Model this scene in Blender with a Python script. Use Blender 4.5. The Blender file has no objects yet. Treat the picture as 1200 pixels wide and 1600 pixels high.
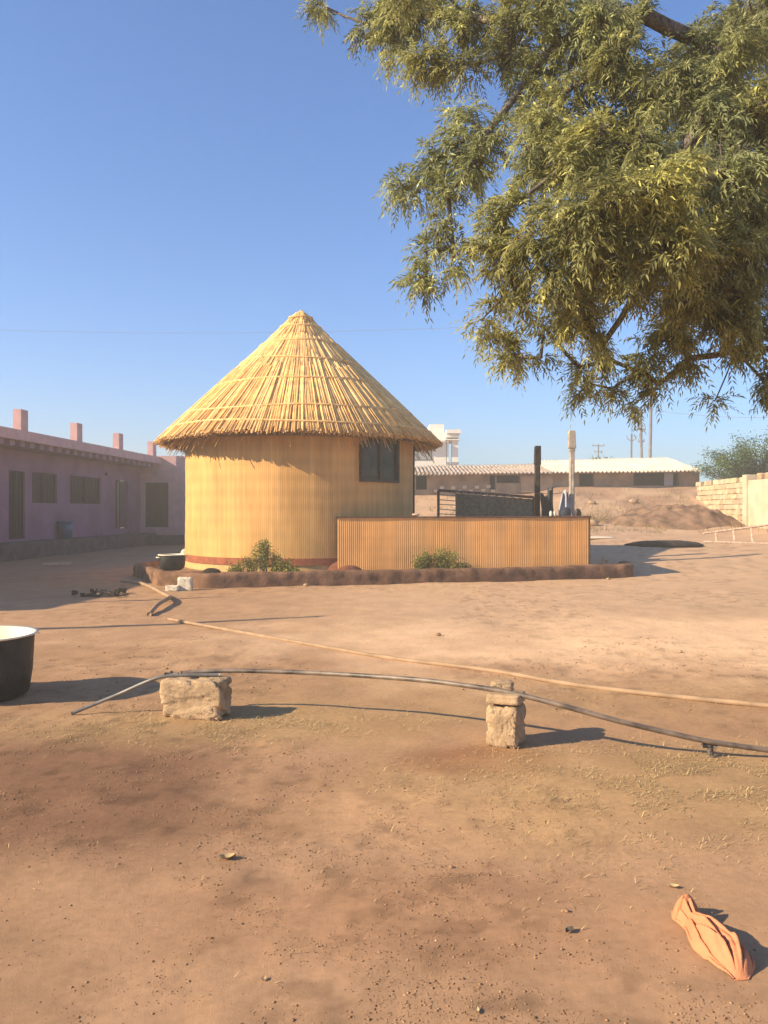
import bpy, bmesh, math, random
import numpy as np
from mathutils import Vector
random.seed(7)
rng = np.random.default_rng(11)
R = math.radians
scene = bpy.context.scene
# ------------------------------------------------------------------ camera
F = 1250.0; CZ = 1.5
cd = bpy.data.cameras.new('camera'); cam = bpy.data.objects.new('camera', cd)
scene.collection.objects.link(cam); scene.camera = cam
cd.sensor_fit = 'VERTICAL'; cd.sensor_height = 36.0; cd.lens = F * 36 / 1600
cd.clip_start = 0.05; cd.clip_end = 3000
cam.location = (0, 0, CZ); cam.rotation_euler = (R(90), 0, 0)
# ------------------------------------------------------------------ sky, sun, exposure
EL = R(28.0); AZ = R(70.0)           # sun stands left of the camera and a little behind it
SH = (math.sin(AZ), math.cos(AZ))    # direction shadows fall
SUN_STRENGTH, SKY_STRENGTH = 5.2, 0.088
world = bpy.data.worlds.new('World'); scene.world = world; world.use_nodes = True
wn = world.node_tree; bg = wn.nodes['Background']
sky = wn.nodes.new('ShaderNodeTexSky'); sky.sky_type = 'NISHITA'; sky.sun_disc = False
sky.sun_elevation = EL; sky.sun_rotation = math.atan2(-SH[0], -SH[1])
sky.air_density = 1.0; sky.dust_density = 0.6; sky.ozone_density = 4.0; sky.altitude = 300
tn = wn.nodes.new('ShaderNodeMix'); tn.data_type = 'RGBA'; tn.blend_type = 'MULTIPLY'; tn.inputs[0].default_value = 1; tn.inputs[7].default_value = (.67, 1.03, 1.34, 1)
wn.links.new(sky.outputs[0], tn.inputs[6]); wn.links.new(tn.outputs[2], bg.inputs[0]); bg.inputs[1].default_value = SKY_STRENGTH
sl = bpy.data.lights.new('sun', 'SUN'); sl.energy = SUN_STRENGTH; sl.angle = R(0.53); sl.color = (1.0, 0.83, 0.56)
so = bpy.data.objects.new('sun', sl); scene.collection.objects.link(so)
sdir = Vector((SH[0] * math.cos(EL), SH[1] * math.cos(EL), -math.sin(EL)))
so.rotation_euler = sdir.to_track_quat('-Z', 'Y').to_euler(); so.location = (-20, -10, 20)
scene.view_settings.view_transform = 'Standard'; scene.view_settings.look = 'None'
scene.view_settings.exposure = 1.0; scene.view_settings.gamma = 1.0
scene.render.engine = 'CYCLES'
scene.cycles.use_denoising = True
scene.cycles.max_bounces = 6; scene.cycles.diffuse_bounces = 3; scene.cycles.transparent_max_bounces = 8
HAZE = 0.0055

# ------------------------------------------------------------------ noise and terrain
def _h(ix, iy, s):
    n = (ix * 374761393 + iy * 668265263 + s * 974634777) & 0xffffffff
    n = ((n ^ (n >> 13)) * 1274126177) & 0xffffffff
    return ((n ^ (n >> 16)) & 0xffff) / 65535.0
def vnoise(x, y, s=0):
    x = np.asarray(x, float); y = np.asarray(y, float)
    ix = np.floor(x).astype(np.int64); iy = np.floor(y).astype(np.int64)
    fx = x - ix; fy = y - iy; fx = fx*fx*(3-2*fx); fy = fy*fy*(3-2*fy)
    a = _h(ix, iy, s); b = _h(ix+1, iy, s); c = _h(ix, iy+1, s); d = _h(ix+1, iy+1, s)
    return (a*(1-fx)+b*fx)*(1-fy) + (c*(1-fx)+d*fx)*fy
def fbm(x, y, s=0, o=4):
    t = 0; a = .5; n = 0
    for k in range(o):
        t = t + a*vnoise(np.asarray(x)*2**k, np.asarray(y)*2**k, s+k); n += a; a *= .5
    return t/n
def sstep(a, b, x):
    t = np.clip((np.asarray(x, float)-a)/(b-a), 0, 1); return t*t*(3-2*t)
def ground_z(X, Y):
    X = np.asarray(X, float); Y = np.asarray(Y, float)
    prof = np.interp(Y, [0, 18, 20, 22, 26, 30, 33, 36, 39, 42, 3000], [0, 0, .12, .33, .6, .9, 1.15, 1.9, 2.7, 2.85, 2.9])
    m = np.where(Y < 24, sstep(2.0, 6.5, X), sstep(-4, 0, X))
    low = 1-sstep(31, 38, Y)*(1-sstep(6, 9, X))*.15
    return prof*m*low
def G(x, y):
    """the spot of ground seen at photograph pixel (x, y)"""
    dx = (x-600)/F; dz = -(y-800)/F
    d = 1.5
    while d < 200:
        if CZ + dz*d <= float(ground_z(dx*d, d)): break
        d += .01
    return Vector((dx*d, d, float(ground_z(dx*d, d))))
def P(x, y, d): return Vector(((x-600)/F*d, d, CZ-(y-800)/F*d))

# ------------------------------------------------------------------ materials
def mat(name, col, rough=.9, n_scale=8, n_amt=.25, bump=.0, b_scale=40, tint=False, metal=0, spec=.3, col2=None, detail=5, stretch=None, trans=0):
    m = bpy.data.materials.new(name); m.use_nodes = True
    nt = m.node_tree; N = nt.nodes; L = nt.links; b = N['Principled BSDF']
    b.inputs['Roughness'].default_value = rough; b.inputs['Metallic'].default_value = metal
    b.inputs['Specular IOR Level'].default_value = spec
    tc = N.new('ShaderNodeTexCoord'); vec = tc.outputs['Object']
    if stretch:
        mp = N.new('ShaderNodeMapping'); mp.inputs['Scale'].default_value = stretch; L.new(vec, mp.inputs[0]); vec = mp.outputs[0]
    nz = N.new('ShaderNodeTexNoise'); nz.inputs['Scale'].default_value = n_scale; nz.inputs['Detail'].default_value = detail
    L.new(vec, nz.inputs['Vector'])
    c2 = col2 or tuple(c*(1-n_amt*1.6) for c in col); c1 = tuple(min(1, c*(1+n_amt*.6)) for c in col)
    rp = N.new('ShaderNodeValToRGB'); rp.color_ramp.elements[0].position = .3; rp.color_ramp.elements[1].position = .7
    rp.color_ramp.elements[0].color = (*c2, 1); rp.color_ramp.elements[1].color = (*c1, 1)
    L.new(nz.outputs['Fac'], rp.inputs[0]); out = rp.outputs[0]
    if tint:
        at = N.new('ShaderNodeAttribute'); at.attribute_name = 'tint'
        mx = N.new('ShaderNodeMix'); mx.data_type = 'RGBA'; mx.blend_type = 'MULTIPLY'; mx.inputs[0].default_value = 1
        L.new(out, mx.inputs[6]); L.new(at.outputs['Color'], mx.inputs[7]); out = mx.outputs[2]
    L.new(out, b.inputs['Base Color'])
    if bump:
        n2 = N.new('ShaderNodeTexNoise'); n2.inputs['Scale'].default_value = b_scale; n2.inputs['Detail'].default_value = 6
        L.new(vec, n2.inputs['Vector'])
        bp = N.new('ShaderNodeBump'); bp.inputs['Strength'].default_value = bump; bp.inputs['Distance'].default_value = .02
        L.new(n2.outputs['Fac'], bp.inputs['Height']); L.new(bp.outputs[0], b.inputs['Normal'])
    if trans:
        tr = N.new('ShaderNodeBsdfTranslucent'); L.new(out, tr.inputs[0])
        ms = N.new('ShaderNodeMixShader'); ms.inputs[0].default_value = trans
        L.new(b.outputs[0], ms.inputs[1]); L.new(tr.outputs[0], ms.inputs[2])
        L.new(ms.outputs[0], N['Material Output'].inputs[0])
    return m
M = {}
M['soil'] = mat('soil', (1, 1, 1), .97, 26, .10, .0, tint=True, spec=.08)
M['bed'] = mat('bed_soil', (.33, .20, .11), .95, 6, .3, .6, 30, spec=.1)
M['kerb'] = mat('mud_kerb', (.235, .125, .075), .95, 4, .35, .6, 30, spec=.1)
M['reed'] = mat('reed', (.70, .385, .135), .8, 3, .12, .12, 60, tint=True, spec=.25, stretch=(1, 1, .25))
M['thatch'] = mat('thatch', (.97, .555, .21), .62, 5, .22, .15, 60, tint=True, spec=.3)
M['under'] = mat('thatch_dark', (.20, .115, .05), .9, 9, .4, .6, 30)
M['cane'] = mat('cane', (.94, .54, .21), .6, 12, .3)
M['redband'] = mat('red_oxide', (.34, .105, .05), .85, 7, .2, .2, 30)
M['cream'] = mat('cream_wash', (.62, .38, .16), .85, 5, .15, .2, 20)
M['darkwood'] = mat('dark_wood', (.07, .045, .035), .6, 14, .4, .2)
M['brownwood'] = mat('brown_wood', (.14, .07, .04), .7, 14, .4, .2)
M['palewood'] = mat('pale_wood', (.62, .43, .30), .7, 14, .3, .2)
M['pink'] = mat('pink_plaster_shaded', (.28, .155, .215), .9, .9, .22, .15, 20)  # darker copy of the pink plaster, the long wall's shade painted in
M['pinklit'] = mat('pink_plaster_lit', (.58, .35, .33), .9, 3, .12, .15, 20)  # same plaster in its sunlit tone, for wing, roof slab and stubs
M['darkpane'] = mat('dark_shutter', (.05, .032, .035), .55, 5, .3)
M['darkdoor'] = mat('dark_door', (.04, .025, .027), .6, 5, .3)
M['greydoor'] = mat('grey_door', (.13, .10, .12), .6, 5, .2)
M['plinth'] = mat('plinth_plaster', (.12, .085, .08), .95, 3, .3, .3, 15)
M['blue'] = mat('blue_plastic', (.04, .10, .18), .4, 5, .15, spec=.5)
M['asb'] = mat('asbestos', (.66, .56, .45), .85, 2.2, .15, .2, 30)
M['asbold'] = mat('old_asbestos', (.42, .33, .27), .9, 2.2, .3, .2, 30)
M['shedwall'] = mat('shed_plaster', (.40, .28, .19), .95, 1.6, .25, .7, 6)
M['shedpanel'] = mat('shed_panel', (.46, .33, .22), .95, 2.6, .2, .5, 6)
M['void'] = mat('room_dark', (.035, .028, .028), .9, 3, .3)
M['white'] = mat('white_paint', (.66, .56, .43), .8, 4, .08)
M['whitehouse'] = mat('white_house', (.78, .73, .64), .8, .6, .07, .05)
M['glassfar'] = mat('far_glass', (.25, .27, .28), .2, 2, .2, spec=.6)
M['stone'] = mat('cut_stone', (.56, .42, .27), .95, 4, .22, .8, 14, tint=True, spec=.1)
M['plaster'] = mat('buff_plaster', (.60, .47, .32), .95, 2, .14, .4, 12)
M['earth'] = mat('earth_heap', (.27, .16, .10), .97, 2.5, .35, 1, 8, spec=.05)
M['block'] = mat('cement_block', (.47, .315, .185), .97, 7, .25, .45, 90, spec=.1)
M['metal_dark'] = mat('sooty_metal', (.025, .023, .025), .55, 9, .5, .15, 30, metal=.3, spec=.4)
M['alu'] = mat('aluminium', (.92, .80, .58), .5, 9, .08, metal=.0, spec=.5)
M['pvc'] = mat('grey_pipe', (.17, .15, .13), .45, 9, .3, spec=.5)
M['black'] = mat('black_pipe', (.19, .135, .095), .5, 9, .5, spec=.55)
M['hose'] = mat('tan_hose', (.36, .23, .135), .75, 6, .2, .2, 60, spec=.3)
M['cloth'] = mat('peach_cloth', (.64, .245, .12), .95, 14, .07, .35, 220, spec=.05)
M['bark'] = mat('bark', (.20, .165, .135), .95, 30, .4, .9, 70, spec=.1)
M['leaf'] = mat('neem_leaf', (.34, .34, .11), .55, 2.2, .35, 0, tint=True, spec=.28, trans=.5)
M['bushleaf'] = mat('bush_leaf', (.21, .215, .055), .6, 2, .4, 0, tint=True, spec=.3, trans=.2)
M['acacia'] = mat('acacia_leaf', (.085, .135, .045), .6, 1, .4, 0, tint=True, spec=.3, trans=.15)
M['straw'] = mat('dry_grass', (.56, .40, .20), .8, 4, .2, 0, tint=True, spec=.2)
M['clod'] = mat('clod', (.40, .235, .13), .97, 20, .35, .5, 80, tint=True, spec=.05)
M['steel'] = mat('far_steel', (.22, .20, .20), .7, 3, .2)
M['concrete'] = mat('grey_concrete', (.40, .33, .27), .9, 6, .25, .3)
M['clothdark'] = mat('dark_cloth', (.035, .04, .055), .95, 9, .3)
M['clothwhite'] = mat('white_cloth', (.38, .38, .42), .9, 9, .1)
M['weave'] = mat('woven_mat', (.20, .15, .10), .9, 14, .3, .4, 60)
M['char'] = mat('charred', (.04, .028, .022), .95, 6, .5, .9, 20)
M['pane'] = mat('window_pane', (.045, .035, .025), .12, 4, .5, spec=.22)

# ------------------------------------------------------------------ mesh helpers
class MB:
    def __init__(s): s.v = []; s.f = []; s.t = []; s.n = 0
    def add(s, vs, fs, t=1.0):
        s.v += [tuple(p) for p in vs]; s.f += [tuple(i+s.n for i in f) for f in fs]
        tt = t if hasattr(t, '__len__') else (t, t, t)
        s.t += [tt]*len(vs); s.n += len(vs)
    def box(s, c, size, rz=0, t=1.0, rough=0, taper=1.0):
        hx, hy, hz = size[0]/2, size[1]/2, size[2]/2; ca, sa = math.cos(rz), math.sin(rz); vs = []
        for z in (-1, 1):
            k = taper if z > 0 else 1
            for x, y in ((-1, -1), (1, -1), (1, 1), (-1, 1)):
                a, b = x*hx*k, y*hy*k
                vs.append((c[0]+a*ca-b*sa+random.uniform(-rough, rough), c[1]+a*sa+b*ca+random.uniform(-rough, rough), c[2]+z*hz+random.uniform(-rough, rough)))
        s.add(vs, [(0, 3, 2, 1), (4, 5, 6, 7), (0, 1, 5, 4), (1, 2, 6, 5), (2, 3, 7, 6), (3, 0, 4, 7)], t)
    def tube(s, pts, r, n=8, t=1.0, cap=True):
        pts = [Vector(p) for p in pts]; rs = r if hasattr(r, '__len__') else [r]*len(pts)
        up = Vector((0, 0, 1)); vs = []; fs = []
        for i, p in enumerate(pts):
            d = (pts[min(i+1, len(pts)-1)]-pts[max(i-1, 0)]).normalized()
            a = d.cross(up)
            if a.length < .05: a = d.cross(Vector((1, 0, 0)))
            a.normalize(); b = d.cross(a)
            for k in range(n):
                w = 2*math.pi*k/n; vs.append(p+(a*math.cos(w)+b*math.sin(w))*rs[i])
        for i in range(len(pts)-1):
            for k in range(n):
                fs.append((i*n+k, i*n+(k+1) % n, (i+1)*n+(k+1) % n, (i+1)*n+k))
        if cap: fs += [tuple(range(n)), tuple(reversed(range((len(pts)-1)*n, len(pts)*n)))]
        s.add(vs, fs, t)
    def lathe(s, c, prof, n=40, t=1.0):
        vs = []; fs = []
        for r, z in prof:
            for k in range(n):
                w = 2*math.pi*k/n; vs.append((c[0]+r*math.cos(w), c[1]+r*math.sin(w), c[2]+z))
        for i in range(len(prof)-1):
            for k in range(n): fs.append((i*n+k, i*n+(k+1) % n, (i+1)*n+(k+1) % n, (i+1)*n+k))
        s.add(vs, fs, t)
    def build(s, name, m, parent=None, smooth=False, bevel=0, base=None):
        return mesh(name, np.array(s.v, float).reshape(-1, 3), s.f, m, parent, np.array(s.t, float) if s.t else None, smooth, bevel, base)
def wloc(o):
    l = Vector(o.location)
    while o.parent: o = o.parent; l += Vector(o.location)
    return l
def mesh(name, V, Fc, m, parent=None, tint=None, smooth=False, bevel=0, base=None):
    off = wloc(parent) if parent else Vector(base if base is not None else (0, 0, 0))
    V = V-np.array(off)
    me = bpy.data.meshes.new(name)
    if isinstance(Fc, np.ndarray):
        k = Fc.shape[1]; me.vertices.add(len(V)); me.vertices.foreach_set('co', V.astype(np.float32).ravel())
        me.loops.add(Fc.size); me.loops.foreach_set('vertex_index', Fc.astype(np.int32).ravel())
        me.polygons.add(len(Fc)); me.polygons.foreach_set('loop_start', np.arange(0, Fc.size, k, dtype=np.int32))
        me.polygons.foreach_set('loop_total', np.full(len(Fc), k, dtype=np.int32)); me.update(calc_edges=True)
    else:
        me.from_pydata([tuple(v) for v in V], [], Fc)
    if tint is not None:
        a = me.attributes.new('tint', 'FLOAT_COLOR', 'POINT')
        c = np.ones((len(V), 4), np.float32); c[:, :3] = tint; a.data.foreach_set('color', c.ravel())
    me.materials.append(m); me.validate()
    if smooth: me.polygons.foreach_set('use_smooth', np.ones(len(me.polygons), bool))
    o = bpy.data.objects.new(name, me); scene.collection.objects.link(o)
    if parent: o.parent = parent
    else: o.location = off
    if bevel:
        md = o.modifiers.new('bevel', 'BEVEL'); md.width = bevel; md.segments = 2
    return o
def tag(o, label=None, cat=None, group=None, kind=None):
    if label: o['label'] = label
    if cat: o['category'] = cat
    if group: o['group'] = group
    if kind: o['kind'] = kind
    return o
def thing(name, loc, label, cat, group=None):
    o = bpy.data.objects.new(name, None); o.empty_display_size = .2; scene.collection.objects.link(o); o.location = loc
    return tag(o, label, cat, group)
def smoothpath(pts, n=10):
    pts = [Vector(p) for p in pts]; out = []
    for i in range(len(pts)-1):
        p0 = pts[max(i-1, 0)]; p1 = pts[i]; p2 = pts[i+1]; p3 = pts[min(i+2, len(pts)-1)]
        for k in range(n):
            t = k/n
            out.append(.5*((2*p1)+(p2-p0)*t+(2*p0-5*p1+4*p2-p3)*t*t+(3*p1-p0-3*p2+p3)*t**3))
    out.append(pts[-1]); return out

# ------------------------------------------------------------------ ground sheet
def build_ground():
    xs = [0.0]; s = .03
    while xs[-1] < 900:
        if xs[-1] > 4.2: s *= 1.035
        xs.append(xs[-1]+s)
    xs = np.array([-x for x in xs[:0:-1]]+xs)
    ys = [1.7]
    while ys[-1] < 1200: ys.append(ys[-1]*(1.0105 if ys[-1] < 60 else 1.06))
    ys = np.array([-900, -200, -60, -20, -8, -3, -1, 0, .8, 1.3]+ys)
    X, Y = np.meshgrid(xs, ys)
    near = 1-sstep(14, 60, np.hypot(X, Y))
    rough_m = sstep(.38, .62, fbm(X*.5+3, Y*.5, 5))
    Z = ground_z(X, Y)+near*((fbm(X*.55, Y*.55, 1)-.5)*.07+(fbm(X*3.1, Y*3.1, 2)-.5)*(.010+.010*rough_m)+(fbm(X*17, Y*17, 3, 3)-.5)*(.002+.007*rough_m))
    Z += sstep(20, 30, Y)*(1-sstep(60, 100, Y))*sstep(0, 4, X)*(fbm(X*.8, Y*.8, 9)-.5)*.22
    V = np.stack([X, Y, Z], -1).reshape(-1, 3)
    nx, ny = len(xs), len(ys)
    i = np.arange(nx*ny).reshape(ny, nx)
    Fc = np.stack([i[:-1, :-1], i[:-1, 1:], i[1:, 1:], i[1:, :-1]], -1).reshape(-1, 4)
    # soil colours: dry clay, pale sand, damp red earth, dried grass
    def ell(x, y, cx, cy, rx, ry, e=.5):
        q = np.sqrt(((x-cx)/rx)**2+((y-cy)/ry)**2)+(fbm(x*1.3, y*1.3, 21)-.5)*1.2
        return 1-sstep(1-e, 1+e, q)
    def mixc(C, m, col): return C*(1-m[..., None])+np.array(col)*m[..., None]
    C = np.zeros(X.shape+(3,)); C[:] = (.41, .235, .125)
    C = mixc(C, sstep(.35, .7, fbm(X*.35, Y*.35, 31))*.6, (.49, .285, .16))
    C = mixc(C, sstep(7.5, 12, Y)*.75*(.12+.88*sstep(-3.2, 1.2, X+(fbm(X*.6, Y*.6, 47)-.5)*2)), (.60, .385, .23))
    C = mixc(C, ell(X, Y, 4.4, 9.2, 5.0, 1.9, .6), (.76, .485, .285))
    C = mixc(C, ell(X, Y, .3, 4.1, 1.2, .45, .6)*.5, (.58, .33, .165))
    C = mixc(C, ell(X, Y, -1.9, 4.45, 1.35, .85, .6)*.97, (.24, .125, .07))
    C = mixc(C, ell(X, Y, .55, 4.85, .42, .28, .4)*.8, (.30, .13, .065))
    C = mixc(C, ell(X, Y, .1, 3.0, .8, .35, .6)*.35, (.32, .15, .075))
    gr = ell(X, Y, 1.9, 4.4, 1.7, .75, .6)*.55+ell(X, Y, -1.0, 5.6, 1.6, .5, .5)*.5+ell(X, Y, .5, 6.6, 2.5, .8, .5)*.25
    C = mixc(C, np.clip(gr, 0, .7), (.44, .275, .125))
    C = mixc(C, sstep(20, 27, Y)*sstep(2, 6, X)*.7, (.50, .32, .20))
    C = mixc(C, sstep(28, 33, Y)*sstep(2, 6, X)*sstep(.42, .6, fbm(X*.5, Y*.5, 44))*.7, (.34, .19, .12))
    C *= (1+(fbm(X*5, Y*5, 41)-.5)*.35)[..., None]
    C *= (1-.28*sstep(.55, .75, fbm(X*9, Y*11, 43))*rough_m)[..., None]
    g = mesh('ground', V, Fc, M['soil'], None, C.reshape(-1, 3), True)
    tag(g, 'bare dry reddish brown earth yard', None, None, 'structure')
    nt = M['soil'].node_tree; N = nt.nodes; L = nt.links; b = N['Principled BSDF']
    tc = N.new('ShaderNodeTexCoord'); acc = None
    for sc, st, dist in ((24, .3, .012), (95, .3, .006), (330, .65, .005)):
        n = N.new('ShaderNodeTexNoise'); n.inputs['Scale'].default_value = sc; n.inputs['Detail'].default_value = 9; n.inputs['Roughness'].default_value = .72; L.new(tc.outputs['Object'], n.inputs['Vector'])
        bp = N.new('ShaderNodeBump'); bp.inputs['Strength'].default_value = st; bp.inputs['Distance'].default_value = dist
        L.new(n.outputs['Fac'], bp.inputs['Height'])
        if acc: L.new(acc.outputs[0], bp.inputs['Normal'])
        acc = bp
    L.new(acc.outputs[0], b.inputs['Normal'])
build_ground()
def gz(X, Y):
    X = np.asarray(X, float); Y = np.asarray(Y, float)
    near = 1-sstep(14, 60, np.hypot(X, Y)); rough_m = sstep(.38, .62, fbm(X*.5+3, Y*.5, 5))
    Z = ground_z(X, Y)+near*((fbm(X*.55, Y*.55, 1)-.5)*.07+(fbm(X*3.1, Y*3.1, 2)-.5)*(.010+.010*rough_m)+(fbm(X*17, Y*17, 3, 3)-.5)*(.002+.007*rough_m))
    return Z+sstep(20, 30, Y)*(1-sstep(60, 100, Y))*sstep(0, 4, X)*(fbm(X*.8, Y*.8, 9)-.5)*.22
def on(x, y, dz=0):
    p = G(x, y); return Vector((p.x, p.y, float(gz(p.x, p.y))+dz))

# scattered clods, one mass nobody could count
def scatter_clods():
    n = 85000
    Y = 2.1+(rng.random(n)**1.5)*10; X = (rng.random(n)-.5)*1.15*Y
    dens = .10+.9*sstep(.40, .62, fbm(X*.5+3, Y*.5, 5)); dens *= sstep(.35, .62, fbm(X*4, Y*4, 61, 3))*np.where(Y > 5, .35, 1)*np.where(Y > 8, .5, 1)
    k = rng.random(n) < dens; X = X[k]; Y = Y[k]; n = len(X); print('clods', n)
    r = (.0016+.0022*rng.random(n)+.005*rng.random(n)**10)*np.clip(Y/4, .9, 2.0)
    base = np.array([[1, 0, 0], [0, 1, 0], [-1, 0, 0], [0, -1, 0], [0, 0, 1], [0, 0, -1]], float)
    tri = np.array([[0, 1, 4], [1, 2, 4], [2, 3, 4], [3, 0, 4], [1, 0, 5], [2, 1, 5], [3, 2, 5], [0, 3, 5]])
    V = base[None]*(r[:, None, None])*(.7+.6*rng.random((n, 6, 1)))
    a = rng.random(n)*6.28; c, s = np.cos(a)[:, None], np.sin(a)[:, None]
    V = np.stack([V[..., 0]*c-V[..., 1]*s, V[..., 0]*s+V[..., 1]*c, V[..., 2]*.5], -1)
    V += np.stack([X, Y, gz(X, Y)+r*.25], -1)[:, None]
    Fc = (tri[None]+6*np.arange(n)[:, None, None]).reshape(-1, 3)
    t = np.where(rng.random(n) < .012, 2.0, .72+.42*rng.random(n)); T = np.repeat(t, 6)[:, None]*np.ones(3)
    tag(mesh('soil_clods', V.reshape(-1, 3), Fc, M['clod'], None, T), 'small clods and crumbs of soil strewn over the yard', None, None, 'stuff')
scatter_clods()
def scatter_grass():
    spots = []
    for cx, cy, rx, ry, n in ((1.9, 4.5, 1.6, .7, 14000), (-1.1, 5.6, 1.3, .45, 8000), (.5, 6.4, 2.5, .8, 3000), (1.2, 3.6, 1.2, .6, 1200), (3, 7.5, 2.5, 2, 1500), (-.5, 3.4, 1.5, .9, 500)):
        X = cx+rng.normal(size=n)*rx*.55; Y = cy+rng.normal(size=n)*ry*.6
        k = vnoise(X*5, Y*5, 77) > .42
        spots.append((X[k], Y[k]))
    X = np.concatenate([s[0] for s in spots]); Y = np.concatenate([s[1] for s in spots]); k = Y > 2.3; X = X[k]; Y = Y[k]; n = len(X)
    L = .010+.034*rng.random(n)**1.7; a = rng.random(n)*6.28; lift = rng.random(n)**2*.9; w = .0008+.0010*rng.random(n)
    z = gz(X, Y)+.001; dx, dy = np.cos(a), np.sin(a)
    def pt(f, side):
        return np.stack([X+dx*L*f-dy*w*side, Y+dy*L*f+dx*w*side, z+L*lift*f*(1.2-.5*f)+.002], -1)
    V = np.stack([pt(0, 1), pt(0, -1), pt(.5, -1), pt(.5, 1), pt(1, 0)], 1).reshape(-1, 3)
    o = 5*np.arange(n)[:, None]
    q = np.concatenate([o+np.array([[0, 1, 2]]), o+np.array([[0, 2, 3]]), o+np.array([[3, 2, 4]])])
    g = rng.random(n); T = np.stack([1.1-.3*g, 1.05-.25*g, 1.0-.3*g], -1); T = np.repeat(T*(.7+.5*rng.random((n, 1))), 5, 0)
    tag(mesh('dry_grass', V, q, M['straw'], None, T), 'sparse dried grass and straw lying in thin patches', None, None, 'stuff')
scatter_grass()

# ------------------------------------------------------------------ thatched hut
HX, HY, HR, HZ = -2.08, 20.0, 2.8, .18
EAVE_R, EAVE_Z, APEX = 3.43, 3.14, 6.42
FACE = math.atan2(2.08, 20)      # turn from -Y towards the camera
def hp(phi, r, z): return (HX+r*math.sin(phi), HY-r*math.cos(phi), z)   # phi: 0 faces -Y, + to the right
hut = thing('thatched_hut', (HX, HY, HZ), 'round hut with conical reed thatch roof and yellow reed clad wall', 'hut')
WPHI = R(45.5); WHW = .60; WZ0, WZ1 = 2.17, 3.2
def build_wall():
    n = 392; rows = np.concatenate([[HZ+.32], np.arange(.62, 3.35, .08), [3.38]])
    sub = 6; nn = n*sub; ph = np.arange(nn)*2*math.pi/nn
    prof = np.tile(np.abs(np.sin(np.arange(sub)/sub*math.pi)), n)
    tr = np.repeat(.92+.16*rng.random(n), sub); tr2 = np.repeat(rng.random(n), sub)
    V = []; T = []
    for z in rows:
        rr = HR+.003*prof+.006*np.sin(ph*9+z*2)+(.004 if int(z*6) % 2 else 0)
        V.append(np.stack([HX+rr*np.sin(ph), HY-rr*np.cos(ph), np.full(nn, z)], -1))
        stitch = .93 if (round((z-.62)/.16) % 2 == 0) else 1.0
        g = stitch*(.90+.2*fbm(ph*5, z*1.4, 8))*(tr*(.93+.1*vnoise(ph*40, z*3, 5)))*(.86+.16*prof)
        T.append(np.stack([g, g*(.97+.05*tr2), g*(.9+.15*tr2)], -1))
    Fc = []
    for j in range(len(rows)-1):
        zc = (rows[j]+rows[j+1])/2
        a = np.arange(nn); b = (a+1) % nn
        da = (ph-WPHI+math.pi) % (2*math.pi)-math.pi
        keep = ~((np.abs(np.tan(da)*HR) < WHW-.02) & (np.abs(da) < 1) & (zc > WZ0+.02) & (zc < WZ1))
        q = np.stack([a+j*nn, b+j*nn, b+(j+1)*nn, a+(j+1)*nn], -1)[keep]
        Fc.append(q)
    mesh('wall', np.concatenate(V), np.concatenate(Fc), M['reed'], hut, np.concatenate(T))
build_wall()
b = MB(); b.lathe((HX, HY, 0), [(HR+.006, HZ-.1), (HR+.006, .345)], 96); b.build('base_course', M['cream'], hut, True)
b = MB(); b.lathe((HX, HY, 0), [(HR-.02, .345), (HR+.03, .345), (HR+.03, .50), (HR-.02, .502)], 96); b.build('red_band', M['redband'], hut, False)
# mud skirt where hut meets the screen wall
b = MB(); vs = []; fs = []
for i in range(9):
    for j in range(25):
        u = i/8*math.pi/2; w = j/24*2*math.pi; cx, cy, _ = hp(R(24), HR+.0, 0)
        vs.append((cx+.12+.50*math.cos(u)*math.cos(w)*(1+.05*math.sin(3*w)), cy+.34*math.cos(u)*math.sin(w), HZ-.02+.30*math.sin(u)))
for i in range(8):
    for j in range(24): fs.append((i*25+j, i*25+j+1, (i+1)*25+j+1, (i+1)*25+j))
b.add(vs, fs); b.build('mud_skirt', mat('dark_red_mud', (.20, .07, .038), .95, 7, .3, .4, 30), hut, True)
# window
win = MB(); c = Vector(hp(WPHI, HR*math.cos(.0)+.0, (WZ0+WZ1)/2)); tx = Vector((math.cos(WPHI), math.sin(WPHI), 0)); nx = Vector((math.sin(WPHI), -math.cos(WPHI), 0))
def wbox(mb, u0, u1, z0, z1, d0, d1, t=1.0):
    vs = []
    for z in (z0, z1):
        for u, d in ((u0, d1), (u1, d1), (u1, d0), (u0, d0)):
            q = Vector((HX, HY, 0))+nx*(HR+d)+tx*u; vs.append((q.x, q.y, z))
    mb.add(vs, [(0, 3, 2, 1), (4, 5, 6, 7), (0, 1, 5, 4), (1, 2, 6, 5), (2, 3, 7, 6), (3, 0, 4, 7)], t)
wbox(win, -WHW, -WHW+.06, WZ0, WZ1, -.12, .03); wbox(win, WHW-.06, WHW, WZ0, WZ1, -.12, .03)
wbox(win, -WHW+.06, WHW-.06, WZ0, WZ0+.06, -.12, .028); wbox(win, -WHW+.06, WHW-.06, WZ1-.06, WZ1, -.12, .028)
wbox(win, -.02, .02, WZ0+.06, WZ1-.06, -.06, .01)
wf = win.build('window', M['darkwood'], hut)
for u0, u1 in ((-WHW+.06, -.02), (.02, WHW-.06)):
    p = MB(); wbox(p, u0, u1, WZ0+.06, WZ1-.06, -.045, -.038); p.build('pane', M['pane'], wf)
p = MB(); wbox(p, -WHW+.03, -WHW+.05, 1, 1.01, 0, .001)
# dark edge strip at the right limb of the wall
b = MB(); e = FACE+math.acos(HR/20.1)-.02
b.tube([hp(e, HR+.02, .5), hp(e, HR+.02, 3.3)], .03, 6); b.build('edge_post', M['darkwood'], hut)
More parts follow.
